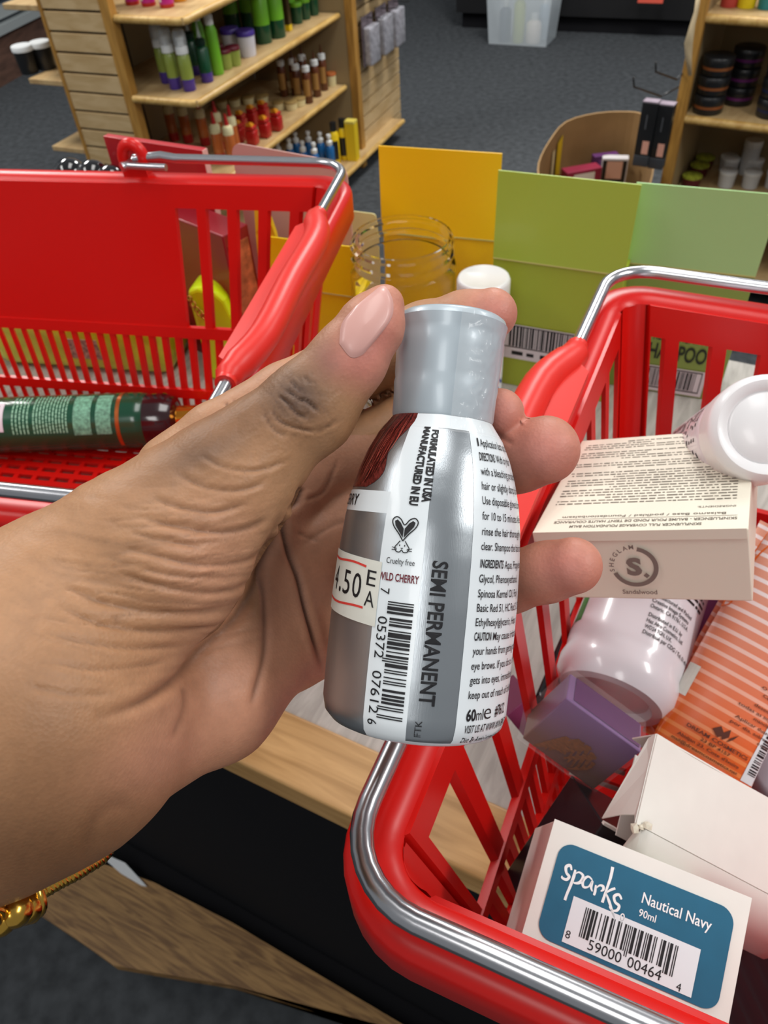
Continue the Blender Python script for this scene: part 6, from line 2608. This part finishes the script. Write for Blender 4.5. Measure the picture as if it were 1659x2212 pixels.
# ------------------------------------------------------------------ far end: black counter base and storage tote
ka, kb = atz(985, 62, 0), atz(1515, 84, 0)
kx = (kb - ka) / np.linalg.norm(kb - ka)
t = thing('black_counter', 'black counter base across the far end of the carpet', 'counter', frame(ka, kx, np.array([-kx[1], kx[0], 0])))
mb = MB()
mb.box(0, 3.2, 0, .6, 0.09, .8)
mb.build('counter_body', mat('black_laminate', '#141416', .5), t)
mb = MB()
mb.box(.03, 3.1, .04, .5, 0, .0895)
mb.build('toe_kick', m_recess, t)
p = hz(1405, 2, 5.35)
t = thing('coral_ticket', 'coral shelf ticket on the far black counter', 'ticket', frame(p, kx, np.array([0, 0, 1.0])))
mb = MB()
mb.box(-.07, .07, -.01, .10, 0, .004)
mb.build('ticket_card', mat('coral_card', '#d95a48', .5), t)
ta, tb = atz(1050, 96, 0), atz(1182, 104, 0)
tx_ = (tb - ta)
tw = np.linalg.norm(tx_)
tx_ = tx_ / tw
t = thing('storage_tote', 'translucent white storage tote of mixed bottles on the far carpet', 'storage box', frame(ta, tx_, np.array([-tx_[1], tx_[0], 0])))
m_tote = mat('frosted_plastic', '#dfe8ee', .35, alpha=.32, coat=.2)
mb = MB()
td, th_ = .24, .33
o4 = [(0.012, 0.012, 0), (tw - .012, 0.012, 0), (tw - .012, td - .012, 0), (0.012, td - .012, 0)]
t4 = [(-.01, -.01, th_), (tw + .01, -.01, th_), (tw + .01, td + .01, th_), (-.01, td + .01, th_)]
mb.add(o4 + t4, [(3, 2, 1, 0), (0, 1, 5, 4), (1, 2, 6, 5), (2, 3, 7, 6), (3, 0, 4, 7)])
bo = mb.build('tub_wall', m_tote, t)
so = bo.modifiers.new('wall', 'SOLIDIFY')
so.thickness = .003
mb = MB()
mb.tube([(-.012, -.012, th_), (tw + .012, -.012, th_), (tw + .012, td + .012, th_), (-.012, td + .012, th_)], .010, 8, closed=True)
mb.build('rim', mat('frosted_rim', '#e6edf2', .35), t, True, 50)
for k, (x, y, h_, r_, c, lb) in enumerate(((.09, .08, .16, .035, '#3a4a5c', 'slate bottle at the left inside the storage tote'), (.18, .07, .20, .035, '#b0b862', 'olive bottle in the middle of the storage tote'),
                                           (.27, .08, .10, .045, '#e4d9cf', 'cream tub at the right of the storage tote'), (.31, .15, .17, .03, '#8fa0b0', 'pale blue bottle at the back of the storage tote'))):
    q_ = ta + tx_ * x + np.array([-tx_[1], tx_[0], 0]) * y
    tt2 = thing('stored_bottle', lb, 'bottle', stand((q_[0], q_[1], .005)), 'bottles in the storage tote')
    lathe_part(tt2, 'bottle_body', [(r_ * .95, 0), (r_, .004), (r_, h_), (r_ * .5, h_ + .02)], mat('stored%d' % k, c, .4))
    lathe_part(tt2, 'cap', [(r_ * .5, h_ + .021), (r_ * .5, h_ + .05), (0, h_ + .051)], m_wht)
